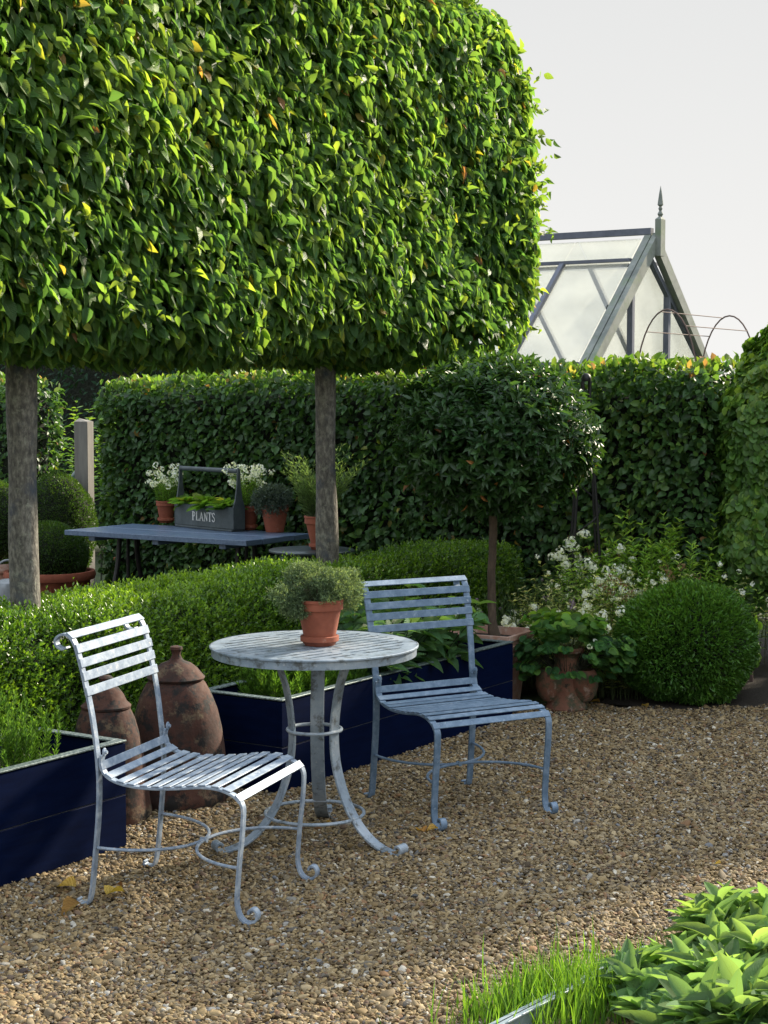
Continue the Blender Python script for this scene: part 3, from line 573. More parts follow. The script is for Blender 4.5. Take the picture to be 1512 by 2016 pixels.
def ball(name, label, c, h, n, leaf, mat, seed, cat='topiary', group=None, parent=None, core=True, bump=.015, partname='foliage', spiky=.35, tmpl=TL_SMALL, bscale=9):
    root = parent or empty(name, Vector((c[0], c[1], 0)), 0, label=label, cat=cat, group=group)
    lc = (0, 0, c[2]) if parent is None else c
    sdf = sd_ell(lc, h); P, Nv, d = scatter(sdf, np.array(lc)-np.array(h)*1.15, np.array(lc)+np.array(h)*1.15, n, .07, bump, bscale, seed)
    ok = P[:, 2] > .015; P, Nv = P[ok], Nv[ok]
    r = np.random.default_rng(seed+1); m = len(P); L = Nv*1.0+np.array([0, 0, spiky])+r.normal(0, .45, (m, 3)); F = np.array([0, 0, .7])+Nv*.4+r.normal(0, .5, (m, 3))
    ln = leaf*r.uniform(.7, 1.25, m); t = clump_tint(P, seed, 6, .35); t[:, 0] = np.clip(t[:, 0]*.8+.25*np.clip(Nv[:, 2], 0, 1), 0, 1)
    leaves(partname, P-nrm(L)*ln[:, None]*.4, L, F, ln, ln*.42, tmpl, mat, root, tint=t, world=False)
    if core:
        mb = MB(); hh = np.array(h)-.035; prof = []
        for i in range(17):
            a = -math.pi/2+math.pi*i/16; z = lc[2]+hh[2]*math.sin(a)
            prof.append((max(hh[0]*math.cos(a), 0), max(z, .012)))
        mb.lathe(prof, (lc[0], lc[1], 0), 28, 1, h[1]/h[0]); mb.build('inner_growth', M['core'], root, smooth=True)  # dark solid added inside the ball as a light block
    return root
ball('box_ball', 'large bright green clipped box ball at the edge of the gravel', (1.60, 8.93, .30), (.375, .36, .335), 36000, .031, M['boxball'], 51, bump=.035, bscale=6)
# left corner behind the low hedge
ball('box_ball', 'clipped box dome rising behind the lattice pot at left', (-2.42, 12.55, .62), (.29, .29, .44), 26000, .018, M['topiary'], 52, group=None)
# ================================================================== NAVY PLANTERS
def planter(u0, L_, wd, h, label, seed):
    root = empty('garden_planter', g(u0, 0), YAW, label=label, cat='planter', group='navy wooden planters along the box hedge')
    T = .022; b = MB(); hh = h-.006
    for (cx, cy, dx, dy) in ((L_/2, T/2, L_, T), (L_/2, wd-T/2, L_, T), (T/2, wd/2, T, wd-2*T), (L_-T/2, wd/2, T, wd-2*T)):
        for k in (0, 1): b.box((cx, cy, hh*(.25+.5*k)), (dx, dy, hh/2-.004))
    b.build('boards', M['navy'], root, bevel=.0015)
    s = MB(); s.box((L_/2, .010, hh*.5), (L_-.012, .008, .005)); s.box((.010, wd/2, hh*.5), (.008, wd-.02, .005)); s.box((L_-.010, wd/2, hh*.5), (.008, wd-.02, .005)); s.build('seam', M['seam'], root)
    r = MB(); w_ = .038
    r.box((L_/2, w_/2-.004, h), (L_+.004, w_, .006)); r.box((L_/2, wd-w_/2+.004, h), (L_+.004, w_, .006)); r.box((w_/2-.002, wd/2, h), (w_, wd-2*w_+.008, .006)); r.box((L_-w_/2+.002, wd/2, h), (w_, wd-2*w_+.008, .006))
    r.build('rim', M['galv'], root, bevel=.001)
    MB().box((L_/2, wd/2, h*.5-.03), (L_-2*T, wd-2*T, h-.09)).build('earth', M['soil'], root)
    return root
planter(-1.55, 1.55, .43, .385, 'navy painted planter of rosemary at the left edge with a galvanised rim', 1)
planter(.945, 1.95, .43, .385, 'long navy planter behind the round table holding grassy herb and large leaved sage', 2)
# ================================================================== CHAIRS
SEAT_P = [(-.238, .492), (-.243, .470), (-.240, .448), (-.221, .425), (-.181, .408), (-.121, .400), (-.062, .400), (-.003, .404), (.055, .411), (.114, .419), (.165, .419), (.200, .412), (.230, .400), (.249, .382)]
LEG_F = [(.2492, .3815), (.257, .360), (.256, .320), (.251, .26), (.244, .20), (.237, .12), (.234, .075), (.237, .045), (.247, .020), (.264, .006), (.285, .006), (.301, .018), (.304, .036), (.293, .050), (.279, .046), (.276, .034)]
LEG_B = [(-.322, .020), (-.326, .010), (-.316, .003), (-.300, .004), (-.288, .012), (-.277, .06), (-.263, .19), (-.253, .301), (-.250, .40), (-.254, .47), (-.258, .505)]
BACK_P = [(-.258, .505), (-.268, .585), (-.279, .651), (-.291, .705), (-.305, .767), (-.318, .816), (-.328, .842), (-.339, .858), (-.355, .868), (-.373, .867), (-.389, .856), (-.394, .842), (-.386, .828), (-.368, .821), (-.352, .828)]
def chair(loc, rz, label, zm):
    root = empty('garden_chair', loc, rz, label=label, cat='chair', group='slatted metal chairs at the round table')
    Xd = (1, 0, 0); P3 = lambda x, q: Vector((x, -q[0], q[1]))
    def wx(f): return .226+.026*max(0, min(1, (f+.24)/.49))
    bw, th = .027, .008
    seat = MB()
    for s in (-1, 1):
        seat.strip(smooth_path([Vector((s*wx(q[0]), -q[0], q[1]))+Vector((0, 0, -.004)) for q in SEAT_P], 3), Xd, bw, th)
        seat.lathe([(0, -.003), (.0135, -.003), (.0135, .003), (0, .003)], (0, 0, 0), 14); n0 = 14*4   # rivet tab, turned upright below
        for i in range(len(seat.v)-n0, len(seat.v)):
            x, y, z = seat.v[i]; seat.v[i] = (s*wx(-.24)+x*.8, .238-.006+z, .497+y)
    # slats across the seat, equally spaced along the rail
    pts = [Vector((0, -q[0], q[1])) for q in SEAT_P]; sp = smooth_path(pts, 10); cum = [0]
    for i in range(1, len(sp)): cum.append(cum[-1]+(sp[i]-sp[i-1]).length)
    tot = cum[-1]; ns = 13
    for k in range(ns):
        d = .040+(tot-.040-.013)*k/(ns-1); i = next(j for j in range(len(cum)) if cum[j] >= d); i = max(1, min(i, len(sp)-1)); p = sp[i]; tg = (sp[min(i+1, len(sp)-1)]-sp[i-1]).normalized(); nrm_ = Vector((0, -tg.z, tg.y))
        if nrm_.z < 0: nrm_ = -nrm_
        wdt = wx(-p.y)+.0135; c = p+nrm_*.0035; w2 = .0135
        seat.bar(c+Vector((-wdt, 0, 0)), c+Vector((wdt, 0, 0)), w2*2, .0045, up=nrm_)
    seat.build('seat', zm, root, bevel=.0012)
    back = MB(); bx = .2335
    for s in (-1, 1): back.strip(smooth_path([Vector((s*(bx-.006+.008*max(0, min(1, (q[1]-.5)/.35))), -q[0], q[1])) for q in BACK_P], 3), Xd, bw, th)
    pb = smooth_path([Vector((0, -q[0], q[1])) for q in BACK_P], 10)
    for k, z in enumerate((.690, .734, .778, .822, .862)):
        i = min(range(len(pb)//2+20), key=lambda j: abs(pb[j].z-z)); p = pb[i]; tg = (pb[i+1]-pb[i-1]).normalized(); nf = Vector((0, -tg.z, tg.y)); nf = nf if nf.y < 0 else -nf
        c = p+nf*.0062; back.bar(c+Vector((-bx-.0155, 0, 0)), c+Vector((bx+.0155, 0, 0)), .029, .0045, up=nf)
    bk = back.build('backrest', zm, root, bevel=.0012)
    for s in (-1, 1):
        MB().strip(smooth_path([Vector((s*.252, -q[0], q[1])) for q in LEG_F], 4), Xd, bw, th).build('leg', zm, root, bevel=.0012)
        MB().strip(smooth_path([Vector((s*(.232-.004*(q[1]/.5)), -q[0], q[1])) for q in LEG_B], 4), Xd, bw, th).build('leg', zm, root, bevel=.0012)
        bo = MB().tube([(s*wx(-.24), .238-.016, .497), (s*wx(-.24), .238-.004, .497)], [.0055, .0065], 10); bo.build('bolt', zm, bk, smooth=True)
    st = MB(); zr, zf = .188, .172
    r_ = [Vector((.232*math.cos(a), .258-.262*math.sin(a), zr-.01*math.sin(a))) for a in [math.pi*i/24 for i in range(25)]]
    f_ = [Vector((.250*math.cos(a), -.243+.236*math.sin(a), zf+.006*math.sin(a))) for a in [math.pi*i/24 for i in range(25)]]
    st.tube(r_, .0055, 8); st.tube(f_, .0055, 8); st.tube([(0, .006, .178), (0, -.018, .178)], .009, 8); st.build('stretcher', zm, root, smooth=True)
    return root
chair((-.593, 5.4405, 0), 1.2419, 'pale slatted metal chair turned towards the right with its back to the rosemary planter', M['zinc'])
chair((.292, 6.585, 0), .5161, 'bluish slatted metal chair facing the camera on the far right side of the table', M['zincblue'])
# ================================================================== ROUND TABLE
def round_table():
    c = (-.2533, 6.1005); R = .3752
    root = empty('round_garden_table', (c[0], c[1], 0), 0, label='round metal garden table with slotted top on three curved legs', cat='table')
    a0 = math.radians(44); d = Vector((math.cos(a0), math.sin(a0), 0)); e = Vector((-d.y, d.x, 0)); top = MB(); z1, z0 = .722, .714
    def piece(o1, o2, s1, s2):
        """polygon between offsets o1..o2 along e, spans s1..s2 along d (functions of offset)"""
        k = 7 if (o2-o1) > .02 else 2; A = []; B = []
        for i in range(k):
            o = o1+(o2-o1)*i/(k-1); A.append((s1(o), o)); B.append((s2(o), o))
        pl = A+B[::-1]; n = len(pl); vs = [tuple(d*p[0]+e*p[1]+Vector((0, 0, z))) for z in (z0, z1) for p in pl]
        fs = [tuple(range(n)), tuple(range(2*n-1, n-1, -1))]+[(i, n+i, n+(i+1) % n, (i+1) % n) for i in range(n)]
        top.add(vs, fs)
    arc = lambda o: math.sqrt(max(R*R-o*o, 0)); pitch = .046; gap = .012; Ri = .325; cross = .020
    offs = [(-7+i)*pitch for i in range(15)]; prev = -R+1e-4
    for o in offs:
        piece(prev, o-gap/2, lambda q: -arc(q), lambda q: arc(q))
        inn = math.sqrt(max(Ri*Ri-o*o, 1e-6)); cb = cross
        if abs(o) > Ri-.01: piece(o-gap/2, o+gap/2, lambda q: -arc(q), lambda q: arc(q))
        else:
            sh = .06*math.sin(o*9)
            piece(o-gap/2, o+gap/2, lambda q: -arc(q), lambda q: -inn)
            piece(o-gap/2, o+gap/2, lambda q: sh-cb, lambda q: sh+cb)
            piece(o-gap/2, o+gap/2, lambda q: inn, lambda q: arc(q))
        prev = o+gap/2
    piece(prev, R-1e-4, lambda q: -arc(q), lambda q: arc(q))
    top.build('tabletop', M['zinc2'], root)
    rim = MB(); rim.lathe([(R+.0005, .7235), (R+.004, .7215), (R+.004, .7165), (R-.003, .7125), (R-.003, .687), (R-.009, .687), (R-.009, .7125)], (0, 0, 0), 96, cap=False); rim.build('apron', M['zinc2'], root, smooth=True)
    cb_ = MB()
    for k in range(3):
        a = math.radians(26+60*k); cb_.bar((-.36*math.cos(a), -.36*math.sin(a), .700), (.36*math.cos(a), .36*math.sin(a), .700), .02, .012+.0006*k)
    cb_.build('underframe', M['zinc2'], root)
    prof = [(.158, .695), (.140, .655), (.115, .585), (.098, .505), (.0895, .43), (.089, .36), (.100, .28), (.130, .19), (.170, .115), (.225, .055), (.285, .018), (.340, .004), (.372, .004), (.388, .014), (.388, .030), (.374, .036), (.364, .027)]
    for k in range(3):
        a = math.radians(206-4+4+120*k); rd = Vector((math.cos(a), math.sin(a), 0)); td = Vector((-rd.y, rd.x, 0))
        MB().strip(smooth_path([rd*q[0]+Vector((0, 0, q[1])) for q in prof], 4), td, .050, .009).build('leg', M['zinc2'], root, bevel=.0015)
    for R_, z, r in ((.098, .4106, .0065), (.180, .1023, .0065)):
        MB().tube([(R_*math.cos(i*math.pi/32), R_*math.sin(i*math.pi/32), z) for i in range(64)], r, 8, closed=True).build('ring', M['zinc2'], root, smooth=True)
    return root
round_table()
# ================================================================== POTS
def pot(name, label, loc, rt, h, mat, cat='plant pot', group=None, saucer=True, rb=None, rimh=.24):
    root = empty(name, loc, 0, label=label, cat=cat, group=group); rb = rb or rt*.62; z0 = .012 if saucer else 0
    ht = h-z0; rs = rt*.90; zr = h-ht*rimh
    p = [(0, z0), (rb, z0), (rb+(rs-rb)*.5, z0+(zr-z0)*.5), (rs*.99, zr), (rt*.985, zr+.001), (rt*.975, h-.012), (rt*1.01, h-.010), (rt*1.012, h-.003), (rt, h), (rt*.90, h), (rt*.86, h-.03), (0, h-.03)]
    MB().lathe(p, (0, 0, 0), 48).build('pot', mat, root, smooth=True)
    MB().lathe([(0, h-.028), (rt*.87, h-.028), (rt*.5, h-.020), (0, h-.018)], (0, 0, 0), 24).build('earth', M['soil'], root)
    if saucer:
        q = rb+.004; MB().lathe([(0, .001), (q-.004, .001), (q+.008, .016), (q+.012, .017), (q+.012, .034), (q+.004, .036), (q+.001, .02), (0, .010)], (0, 0, 0), 48).build('saucer', M['terracotta'], root, smooth=True)
    return root
# potted silver herb on the round table
pr = pot('potted_herb', 'terracotta pot with saucer on the round table, overflowing with silvery thyme', (-.233, 6.085, .7225), .087, .168, M['terracotta'], 'potted plant')
def tuft(parent, name, c, h, n, mat, seed, leaf=.011, sprig=6, depth=.09, bump=.02, droop=0, keep=None):
    sdf = sd_ell(c, h); P, Nv, d = scatter(sdf, np.array(c)-np.array(h)*1.25, np.array(c)+np.array(h)*1.25, n, depth, bump, 14, seed, keep); r = np.random.default_rng(seed)
    D = nrm(Nv+np.array([0, 0, .3-droop])+r.normal(0, .5, Nv.shape)); Pk = []; Lk = []; Fk = []; Tk = []; bt = r.random((len(P), 3))
    for k in range(sprig):
        f = k/sprig; o = r.normal(0, 1, P.shape); Pk.append(P+D*f*leaf*2.6); Lk.append(D*.6+nrm(o)*.8); Fk.append(r.normal(0, 1, P.shape)); t = bt.copy(); t[:, 1] = r.random(len(P)); t[:, 0] = np.clip(bt[:, 0]*.5+.5*f, 0, 1); Tk.append(t)
    P = np.concatenate(Pk); leaves(name, P, np.concatenate(Lk), np.concatenate(Fk), leaf*r.uniform(.7, 1.3, len(P)), leaf*.3, TL_SMALL, mat, parent, tint=np.concatenate(Tk), world=False)
tuft(pr, 'foliage', (.0, 0, .200), (.132, .13, .066), 5200, M['silver'], 61, depth=.10, bump=.05, keep=lambda P, r: r.random(len(P)) < np.where(P[:, 2] < .18, .5, 1))
tuft(pr, 'trailing_stems', (-.085, -.03, .155), (.045, .055, .065), 900, M['silver'], 62, droop=.5)
paths = []
for i in range(90):
    a = random.uniform(0, 6.28); q = random.uniform(.3, 1); e = Vector((.125*q*math.cos(a)-.01, .12*q*math.sin(a), .225+.05*(1-q)+random.uniform(-.03, .01))); s_ = Vector((.03*math.cos(a), .03*math.sin(a), .15)); paths.append([s_, s_.lerp(e, .5)+Vector((0, 0, .025)), e])
stems_mesh('stems', paths, .0014, surf('tan_twig', [(.3, (.06, .045, .03)), (.7, (.16, .12, .08))], 60, .9), pr)
# rosemary in the left planter
def in_planter(u, v, lx, ly, n, h0, h1):
    o = []
    for i in range(n):
        x = random.uniform(-lx/2, lx/2); y = random.uniform(-ly/2, ly/2); w = U*x-NN*y; e = max(abs(x)/(lx/2), abs(y)/(ly/2)); o.append((w.x, w.y, random.uniform(h0, h1)*(1-.25*e*e)))
    return g(u, v, .30), o
loc, st = in_planter(-.62, .22, .80, .30, 140, .16, .36)
stem_plant('rosemary_plant', 'feathery bright green rosemary filling the planter behind the left chair', 'herb plant', loc, st, 24, .034, .0052, TL_SMALL, M['tarragon'], surf('green_stem', [(.3, (.04, .07, .02)), (.7, (.10, .15, .04))], 40, .8), up=1.7, pairs=3, lean=.08, wob=.08, shrink=.3, sr=.0016)
loc, st = in_planter(-.42, .12, .25, .16, 26, .07, .11)
stem_plant('thyme_plant', 'low bright thyme tucked at the front of the left planter', 'herb plant', g(-.95, .12, .30), [(a*.8, b_*.8, c_) for a, b_, c_ in st], 12, .014, .008, TL_SMALL, M['tarragon'], up=.4, pairs=3, sr=.001)
# grassy herb in the near end of the long planter
loc, st = in_planter(1.42, .22, .62, .30, 230, .09, .20)
stem_plant('lavender_plant', 'young grassy lavender at the near end of the planter under the round table', 'herb plant', loc, st, 13, .040, .0042, TL_SMALL, M['tarragon'], up=1.6, pairs=3, lean=.22, shrink=.2, sr=.0012)
# sage at the far end of the planter
loc, st = in_planter(2.12, .22, .68, .36, 60, .20, .46)
stem_plant('sage_plant', 'broad leaved grey green sage spilling from the planter behind the bluish chair', 'herb plant', loc, st, 7, .130, .062, TL_LONG, M['sage2'], up=.55, pairs=2, lean=.38, droop=.12, shrink=.25, sr=.0035)
# ================================================================== RHUBARB FORCERS
def forcer(loc, s, prof, lidprof, label, knob=True):
    root = empty('rhubarb_forcer', loc, 0, label=label, cat='clay forcer', group='terracotta rhubarb forcers between the planters')
    wob = lambda a, z: 1+.012*math.sin(a*3+z*9)+.006*math.sin(a*7+z*21)
    MB().lathe(prof, (0, 0, 0), 56, fn=wob).build('body', M['terra_old'], root, smooth=True)
    kz = len(lidprof)-7; kn = lidprof[kz:]; ld_ = MB().lathe(lidprof[:kz+1], (0, 0, 0), 48, fn=wob, cap=False).build('lid', M['terra_old'], root, smooth=True)
    MB().lathe(kn, (0, 0, 0), 32, cap=False).build('knob', M['terra_old'], ld_, smooth=True)
forcer((-.83, 6.71, 0), 1, [(.200, 0), (.206, .02), (.204, .05), (.197, .06), (.198, .12), (.190, .22), (.178, .30), (.163, .37), (.142, .43), (.118, .475), (.100, .492), (.09, .492)],
       [(.09, .494), (.112, .492), (.116, .500), (.104, .512), (.085, .535), (.060, .555), (.032, .566), (.024, .575), (.017, .590), (.020, .604), (.026, .612), (.024, .622), (.012, .626), (0, .626)], 'large mottled terracotta rhubarb forcer with knobbed lid, nearer the round table')
forcer((-1.065, 6.43, 0), 1, [(.166, 0), (.168, .03), (.160, .08), (.152, .16), (.138, .25), (.124, .33), (.108, .39), (.092, .425), (.08, .428)],
       [(.07, .430), (.086, .424), (.095, .430), (.096, .438), (.080, .452), (.068, .478), (.048, .505), (.022, .516), (.018, .524), (.026, .536), (.028, .544), (.018, .552), (0, .554)], 'smaller darker rhubarb forcer behind the left chair, lid askew')
# ================================================================== BLUE TABLE AND WHAT STANDS ON IT
def blue_table():
    u0, u1, v0, v1, z = 3.48, 4.14, 2.14, 3.62, .75
    root = empty('plank_table', g((u0+u1)/2, (v0+v1)/2), YAW, label='blue grey plank table in front of the tall hedge carrying pots', cat='table'); t = MB(); W = u1-u0; L_ = v1-v0
    nb = 4
    for k in range(nb):
        x = -W/2+W*(k+.5)/nb; t.box((x, random.uniform(-.01, .01)*0, z-.016-.001*(k % 2)), (W/nb-.005, L_+.004*(k % 2), .032))
    t.build('tabletop', M['bluewood'], root, bevel=.002)
    fr = MB()
    for s in (-1, 0, 1): fr.box((0, s*L_*.36, z-.048), (W*.9, .05, .028))
    fr.build('batten', M['bluewood'], root, bevel=.002)
    for s in (-1, 1):
        for q in (-1, 1):
            l = MB(); l.tube(smooth_path([(q*W*.12, s*L_*.33, .70), (q*W*.16, s*L_*.33, .5), (q*W*.3, s*L_*.33, .2), (q*W*.42, s*L_*.33, .0)], 5), .016, 8); l.build('leg', M['iron'], root, smooth=True)
    x = MB(); x.tube([(0, -L_*.33, .30), (0, L_*.33, .30)], .011, 8); x.tube([(0, -L_*.33, .30), (0, -L_*.33, .70)], .011, 8); x.tube([(0, L_*.33, .30), (0, L_*.33, .70)], .011, 8); x.build('stretcher', M['iron'], root, smooth=True)
blue_table()
ZT = .7512
def trug():
    a = at(346, 1036, ZT); b = at(457, 1047, ZT); d = (b-a); L_ = d.length; rz = math.atan2(d.y, d.x)
    root = empty('plant_trug', (a+b)/2, rz, label='grey wooden trug lettered PLANTS with a tall carrying handle', cat='wooden trug'); D = .095; H = .155; T = .012
    fp = MB().box((0, T/2, H*.55), (L_, T, H*.90)).build('panel', M['trug'], root, bevel=.002); MB().box((0, D-T/2, H*.55), (L_, T, H*.90)).build('panel', M['trug'], root, bevel=.002)
    bz = MB(); bz.box((0, D/2, .007), (L_+.008, D+.012, .014)); bz.build('base', M['trug'], root, bevel=.002)
    for s in (-1, 1):
        e = MB(); x = s*(L_/2+T/2+.0015); pl = [(0, .014), (D, .014), (D, H), (D*.80, H+.05), (D*.66, H+.14), (D*.62, .385), (D*.56, .405), (D*.44, .405), (D*.38, .385), (D*.34, H+.14), (D*.20, H+.05), (0, H)]
        n = len(pl); vs = [(x+q*T/2, p[0], p[1]) for q in (-1, 1) for p in pl]; e.add(vs, [tuple(range(n))[::-1], tuple(range(n, 2*n))]+[(i, (i+1) % n, n+(i+1) % n, n+i) for i in range(n)]); e.build('end_panel', M['trug'], root, bevel=.0015)
    MB().tube([(-L_/2, D/2, .385), (L_/2, D/2, .385)], .015, 14).build('handle', M['trug'], root, smooth=True)
    MB().box((0, D/2, H-.02), (L_-.004, D-2*T-.004, .02)).build('earth', M['soil'], root)
    # lettering
    tx = MB(); X = [0]; zc = H*.34; hh = .056; sw = .0085; dp = .0016; y = -.0012
    def seg(x0, z0, x1, z1, w=sw):
        tx.bar((x0, y, z0), (x1, y, z1), dp, w, up=Vector((z0-z1, 0, x1-x0)).normalized() if True else (0, 0, 1))
    def stroke(p, w=sw):
        for i in range(len(p)-1): seg(*p[i], *p[i+1], w)
    ser = lambda x, z, w=.016: seg(x-w/2, z, x+w/2, z, .003)
    def P_(x): seg(x, zc, x, zc+hh); ser(x, zc); ser(x-.002, zc+hh); stroke([(x, zc+hh-.002), (x+.014, zc+hh-.003), (x+.021, zc+hh*.82), (x+.021, zc+hh*.66), (x+.013, zc+hh*.48), (x, zc+hh*.47)], .005)
    def L_f(x): seg(x, zc, x, zc+hh); ser(x, zc+hh); seg(x-.008, zc+.0015, x+.026, zc+.0015, .004); seg(x+.025, zc, x+.027, zc+.013, .0045)
    def A_(x): seg(x, zc, x+.016, zc+hh, .0045); seg(x+.016, zc+hh, x+.033, zc, sw); seg(x+.006, zc+hh*.33, x+.027, zc+hh*.33, .004); ser(x, zc, .012); ser(x+.033, zc, .014)
    def N_(x): seg(x, zc, x, zc+hh, .0045); seg(x, zc+hh, x+.028, zc, sw); seg(x+.028, zc, x+.028, zc+hh, .0045); ser(x, zc, .013); ser(x-.002, zc+hh, .012); ser(x+.028, zc+hh, .013)
    def T_(x): seg(x+.014, zc, x+.014, zc+hh); seg(x-.003, zc+hh, x+.031, zc+hh, .0045); seg(x-.003, zc+hh-.010, x-.003, zc+hh, .004); seg(x+.031, zc+hh-.010, x+.031, zc+hh, .004); ser(x+.014, zc)
    def S_(x): stroke([(x+.024, zc+hh*.80), (x+.020, zc+hh*.96), (x+.011, zc+hh), (x+.002, zc+hh*.90), (x, zc+hh*.74), (x+.007, zc+hh*.58), (x+.019, zc+hh*.44), (x+.025, zc+hh*.26), (x+.021, zc+hh*.08), (x+.011, zc), (x+.002, zc+hh*.05), (x-.001, zc+hh*.22)], .006)
    x0 = -.112
    P_(x0); L_f(x0+.041); A_(x0+.077); N_(x0+.127); T_(x0+.170); S_(x0+.212)
    tx.build('lettering', M['white'], fp)
    return root, L_, D, H
tg_, tL, tD, tH = trug()
# lettuce-green primulas in the trug
mid = Vector(tg_.location); ax = Vector((math.cos(tg_.rotation_euler.z), math.sin(tg_.rotation_euler.z), 0)); ay = Vector((-ax.y, ax.x, 0))
for i, f in enumerate((-.36, -.02, .33)):
    lbl = ['bright green primula at the left end of the lettered trug', 'yellow green primula in the middle of the lettered trug', 'bright green primula under the right end of the trug handle'][i]
    stem_plant('primula_plant', lbl, 'plant', mid+ax*(f*tL)+ay*(tD*.5)+Vector((0, 0, tH-.03)), ring_stems(5, .035, .03, .05), 5, .12, .052, TL_ROUND, M['lettuce'], up=.55, pairs=2, shrink=0, group='primulas growing in the trug', lean=.1, droop=.1)
def small_pot(px, py, rt, h, label, saucer=True): return pot('potted_plant', label, at(px, py, ZT), rt, h, M['terracotta'], 'potted plant', group='terracotta pots standing on the plank table', saucer=saucer)
def flowers_pot(px, py, rt, h, label, n, hs, sway, fl):
    p = small_pot(px, py, rt, h, label)
    st = [(a, b_, c) for a, b_, c in ring_stems(n, rt*.75, hs*.55, hs)]
        # foliage in pot-local coordinates lifted to the rim
    st2 = st
    P = []
    root, tops = stem_plant('x', '', '', None, st2, 12, .030, .0045, TL_SMALL, M['perennial'], surf('stem_green', [(.3, (.05, .08, .02)), (.7, (.10, .14, .04))], 40, .8), up=1.3, pairs=3, lean=.28, sr=.0012, parent=p)
    for c in p.children:
        if c.name.startswith('foliage') or c.name.startswith('stems'): c.location.z = h-.03
    tp = [t_+Vector((0, 0, h-.03)) for t_ in tops if random.random() < fl]
    flower_heads('flowers', tp, .024, 14, M['petal'], p, .014)
    return p
flowers_pot(327, 1029, .068, .150, 'terracotta pot of tall white flowers at the left end of the trug', 44, .30, .3, .7)
flowers_pot(489, 1043, .072, .155, 'terracotta pot of tall white flowers just right of the trug', 56, .34, .3, .85)
p3 = small_pot(541, 1047, .092, .175, 'plain terracotta pot of low grey leaved plant at the right of the plank table', False)
tuft(p3, 'foliage', (0, 0, .205), (.10, .09, .065), 1500, M['greysedum'], 66, leaf=.022, depth=.08)
# small round dark table and the lavender pot
def dark_table():
    root = empty('bistro_table', (-.42, 9.80, 0), 0, label='small dark round table beyond the box hedge, half hidden by the slim trunk', cat='table')
    MB().lathe([(0, .712), (.245, .712), (.25, .716), (.25, .724), (.245, .727), (0, .7275)], (0, 0, 0), 48).build('tabletop', M['darkiron'], root, smooth=True)
    for k in range(3):
        a = k*2.094+.4; MB().tube([(.06*math.cos(a), .06*math.sin(a), .71), (.05*math.cos(a), .05*math.sin(a), .4), (.19*math.cos(a), .19*math.sin(a), .0)], .009, 8).build('leg', M['iron'], root, smooth=True)
dark_table()
p4 = pot('potted_lavender', 'terracotta pot of wispy lavender standing on the small dark round table', (-.365, 9.80, .728), .098, .195, M['terracotta'], 'potted plant', rb=.055)
stem_plant('x', '', '', None, ring_stems(90, .08, .22, .50), 13, .055, .0065, TL_SMALL, M['lavender'], surf('lav_stem', [(.3, (.06, .10, .04)), (.7, (.13, .18, .08))], 40, .8), up=1.1, pairs=2, lean=.38, parent=p4, sr=.0015)
for c in p4.children:
    if c.name.startswith('foliage') or c.name.startswith('stems'): c.location.z = .165
# pot on the ground under the table
pot('terracotta_pot', 'red pot on the ground in the shade under the plank table', at(240, 1160, .12), .10, .16, M['terracotta'], 'plant pot', saucer=False).location.z = .2
# fallen white petals on the plank table
# ================================================================== FAR LEFT CORNER
def big_pot(loc, rt, h, label, mat, lattice=True):
    root = empty('topiary_pot', loc, 0, label=label, cat='potted topiary')
    MB().lathe([(0, 0), (rt*.68, 0), (rt*.72, .02), (rt*.90, h*.82), (rt*.90, h*.84), (rt, h*.86), (rt*1.03, h*.93), (rt, h), (rt*.92, h), (rt*.9, h-.04), (0, h-.04)], (0, 0, 0), 64).build('pot', mat, root, smooth=True)
    if lattice:
        m = MB(); K = 18
        for k in range(K):
            for s in (-1, 1):
                pts = []
                for i in range(9):
                    t_ = i/8; a = 2*math.pi*(k+s*t_*.9)/K; z = .03+(h*.78-.03)*t_; r = rt*(.72+(.90-.72)*(z-.02)/(h*.8))+.002; pts.append((r*math.cos(a), r*math.sin(a), z))
                m.tube(pts, .006, 5)
        m.build('lattice', mat, root, smooth=True)
    return root
bp = big_pot((-2.33, 11.75, 0), .31, .40, 'wide terracotta pot with lattice pattern holding a clipped box ball behind the thick trunk', M['terracotta'])
ball('x', '', (0.0, 0, .52), (.27, .27, .23), 22000, .018, M['topiary'], 53, parent=bp)
bp2 = big_pot((-2.72, 11.95, 0), .20, .44, 'tall pale terracotta pot with box ball, nearly hidden left of the thick trunk', M['terra_pale'], False)
ball('x', '', (-.02, 0, .72), (.24, .24, .30), 18000, .018, M['topiary'], 54, parent=bp2)
def can():
    root = empty('watering_can', (-2.40, 10.75, 0), .3, label='grey galvanised watering can with hoop handle at the left edge', cat='watering can'); 
    MB().lathe([(0, .0), (.11, 0), (.11, .40), (.095, .43), (.03, .45), (0, .45)], (0, 0, 0), 32).build('body', M['can'], root, smooth=True)
    MB().tube([(.10*math.cos(a)+.0, 0, .42+.15*math.sin(a)) for a in [math.pi*i/16 for i in range(17)]], .007, 8).build('handle', M['can'], root, smooth=True)
    MB().tube(smooth_path([(-.10, 0, .10), (-.2, 0, .22), (-.28, 0, .46)], 4), [.025]*3+[.018]*6, 10).build('spout', M['can'], root, smooth=True)
can()
def post():
    p = at(163, 900, Y=12.75); root = MB().box((0, 0, .71), (.11, .11, 1.42), 0); root.add([(-.055, -.055, 1.42), (.055, -.055, 1.42), (.055, .055, 1.42), (-.055, .055, 1.42), (0.02, 0.05, 1.445)], [(0, 1, 4), (1, 2, 4), (2, 3, 4), (3, 0, 4)])
    o = root.build('gate_post', M['post'], None, bevel=.004); o.location = (p.x+.01, p.y, 0); o.rotation_euler.z = YAW+.3; tag(o, 'silvery oak gate post at the left end of the tall hedge', 'post')
post()
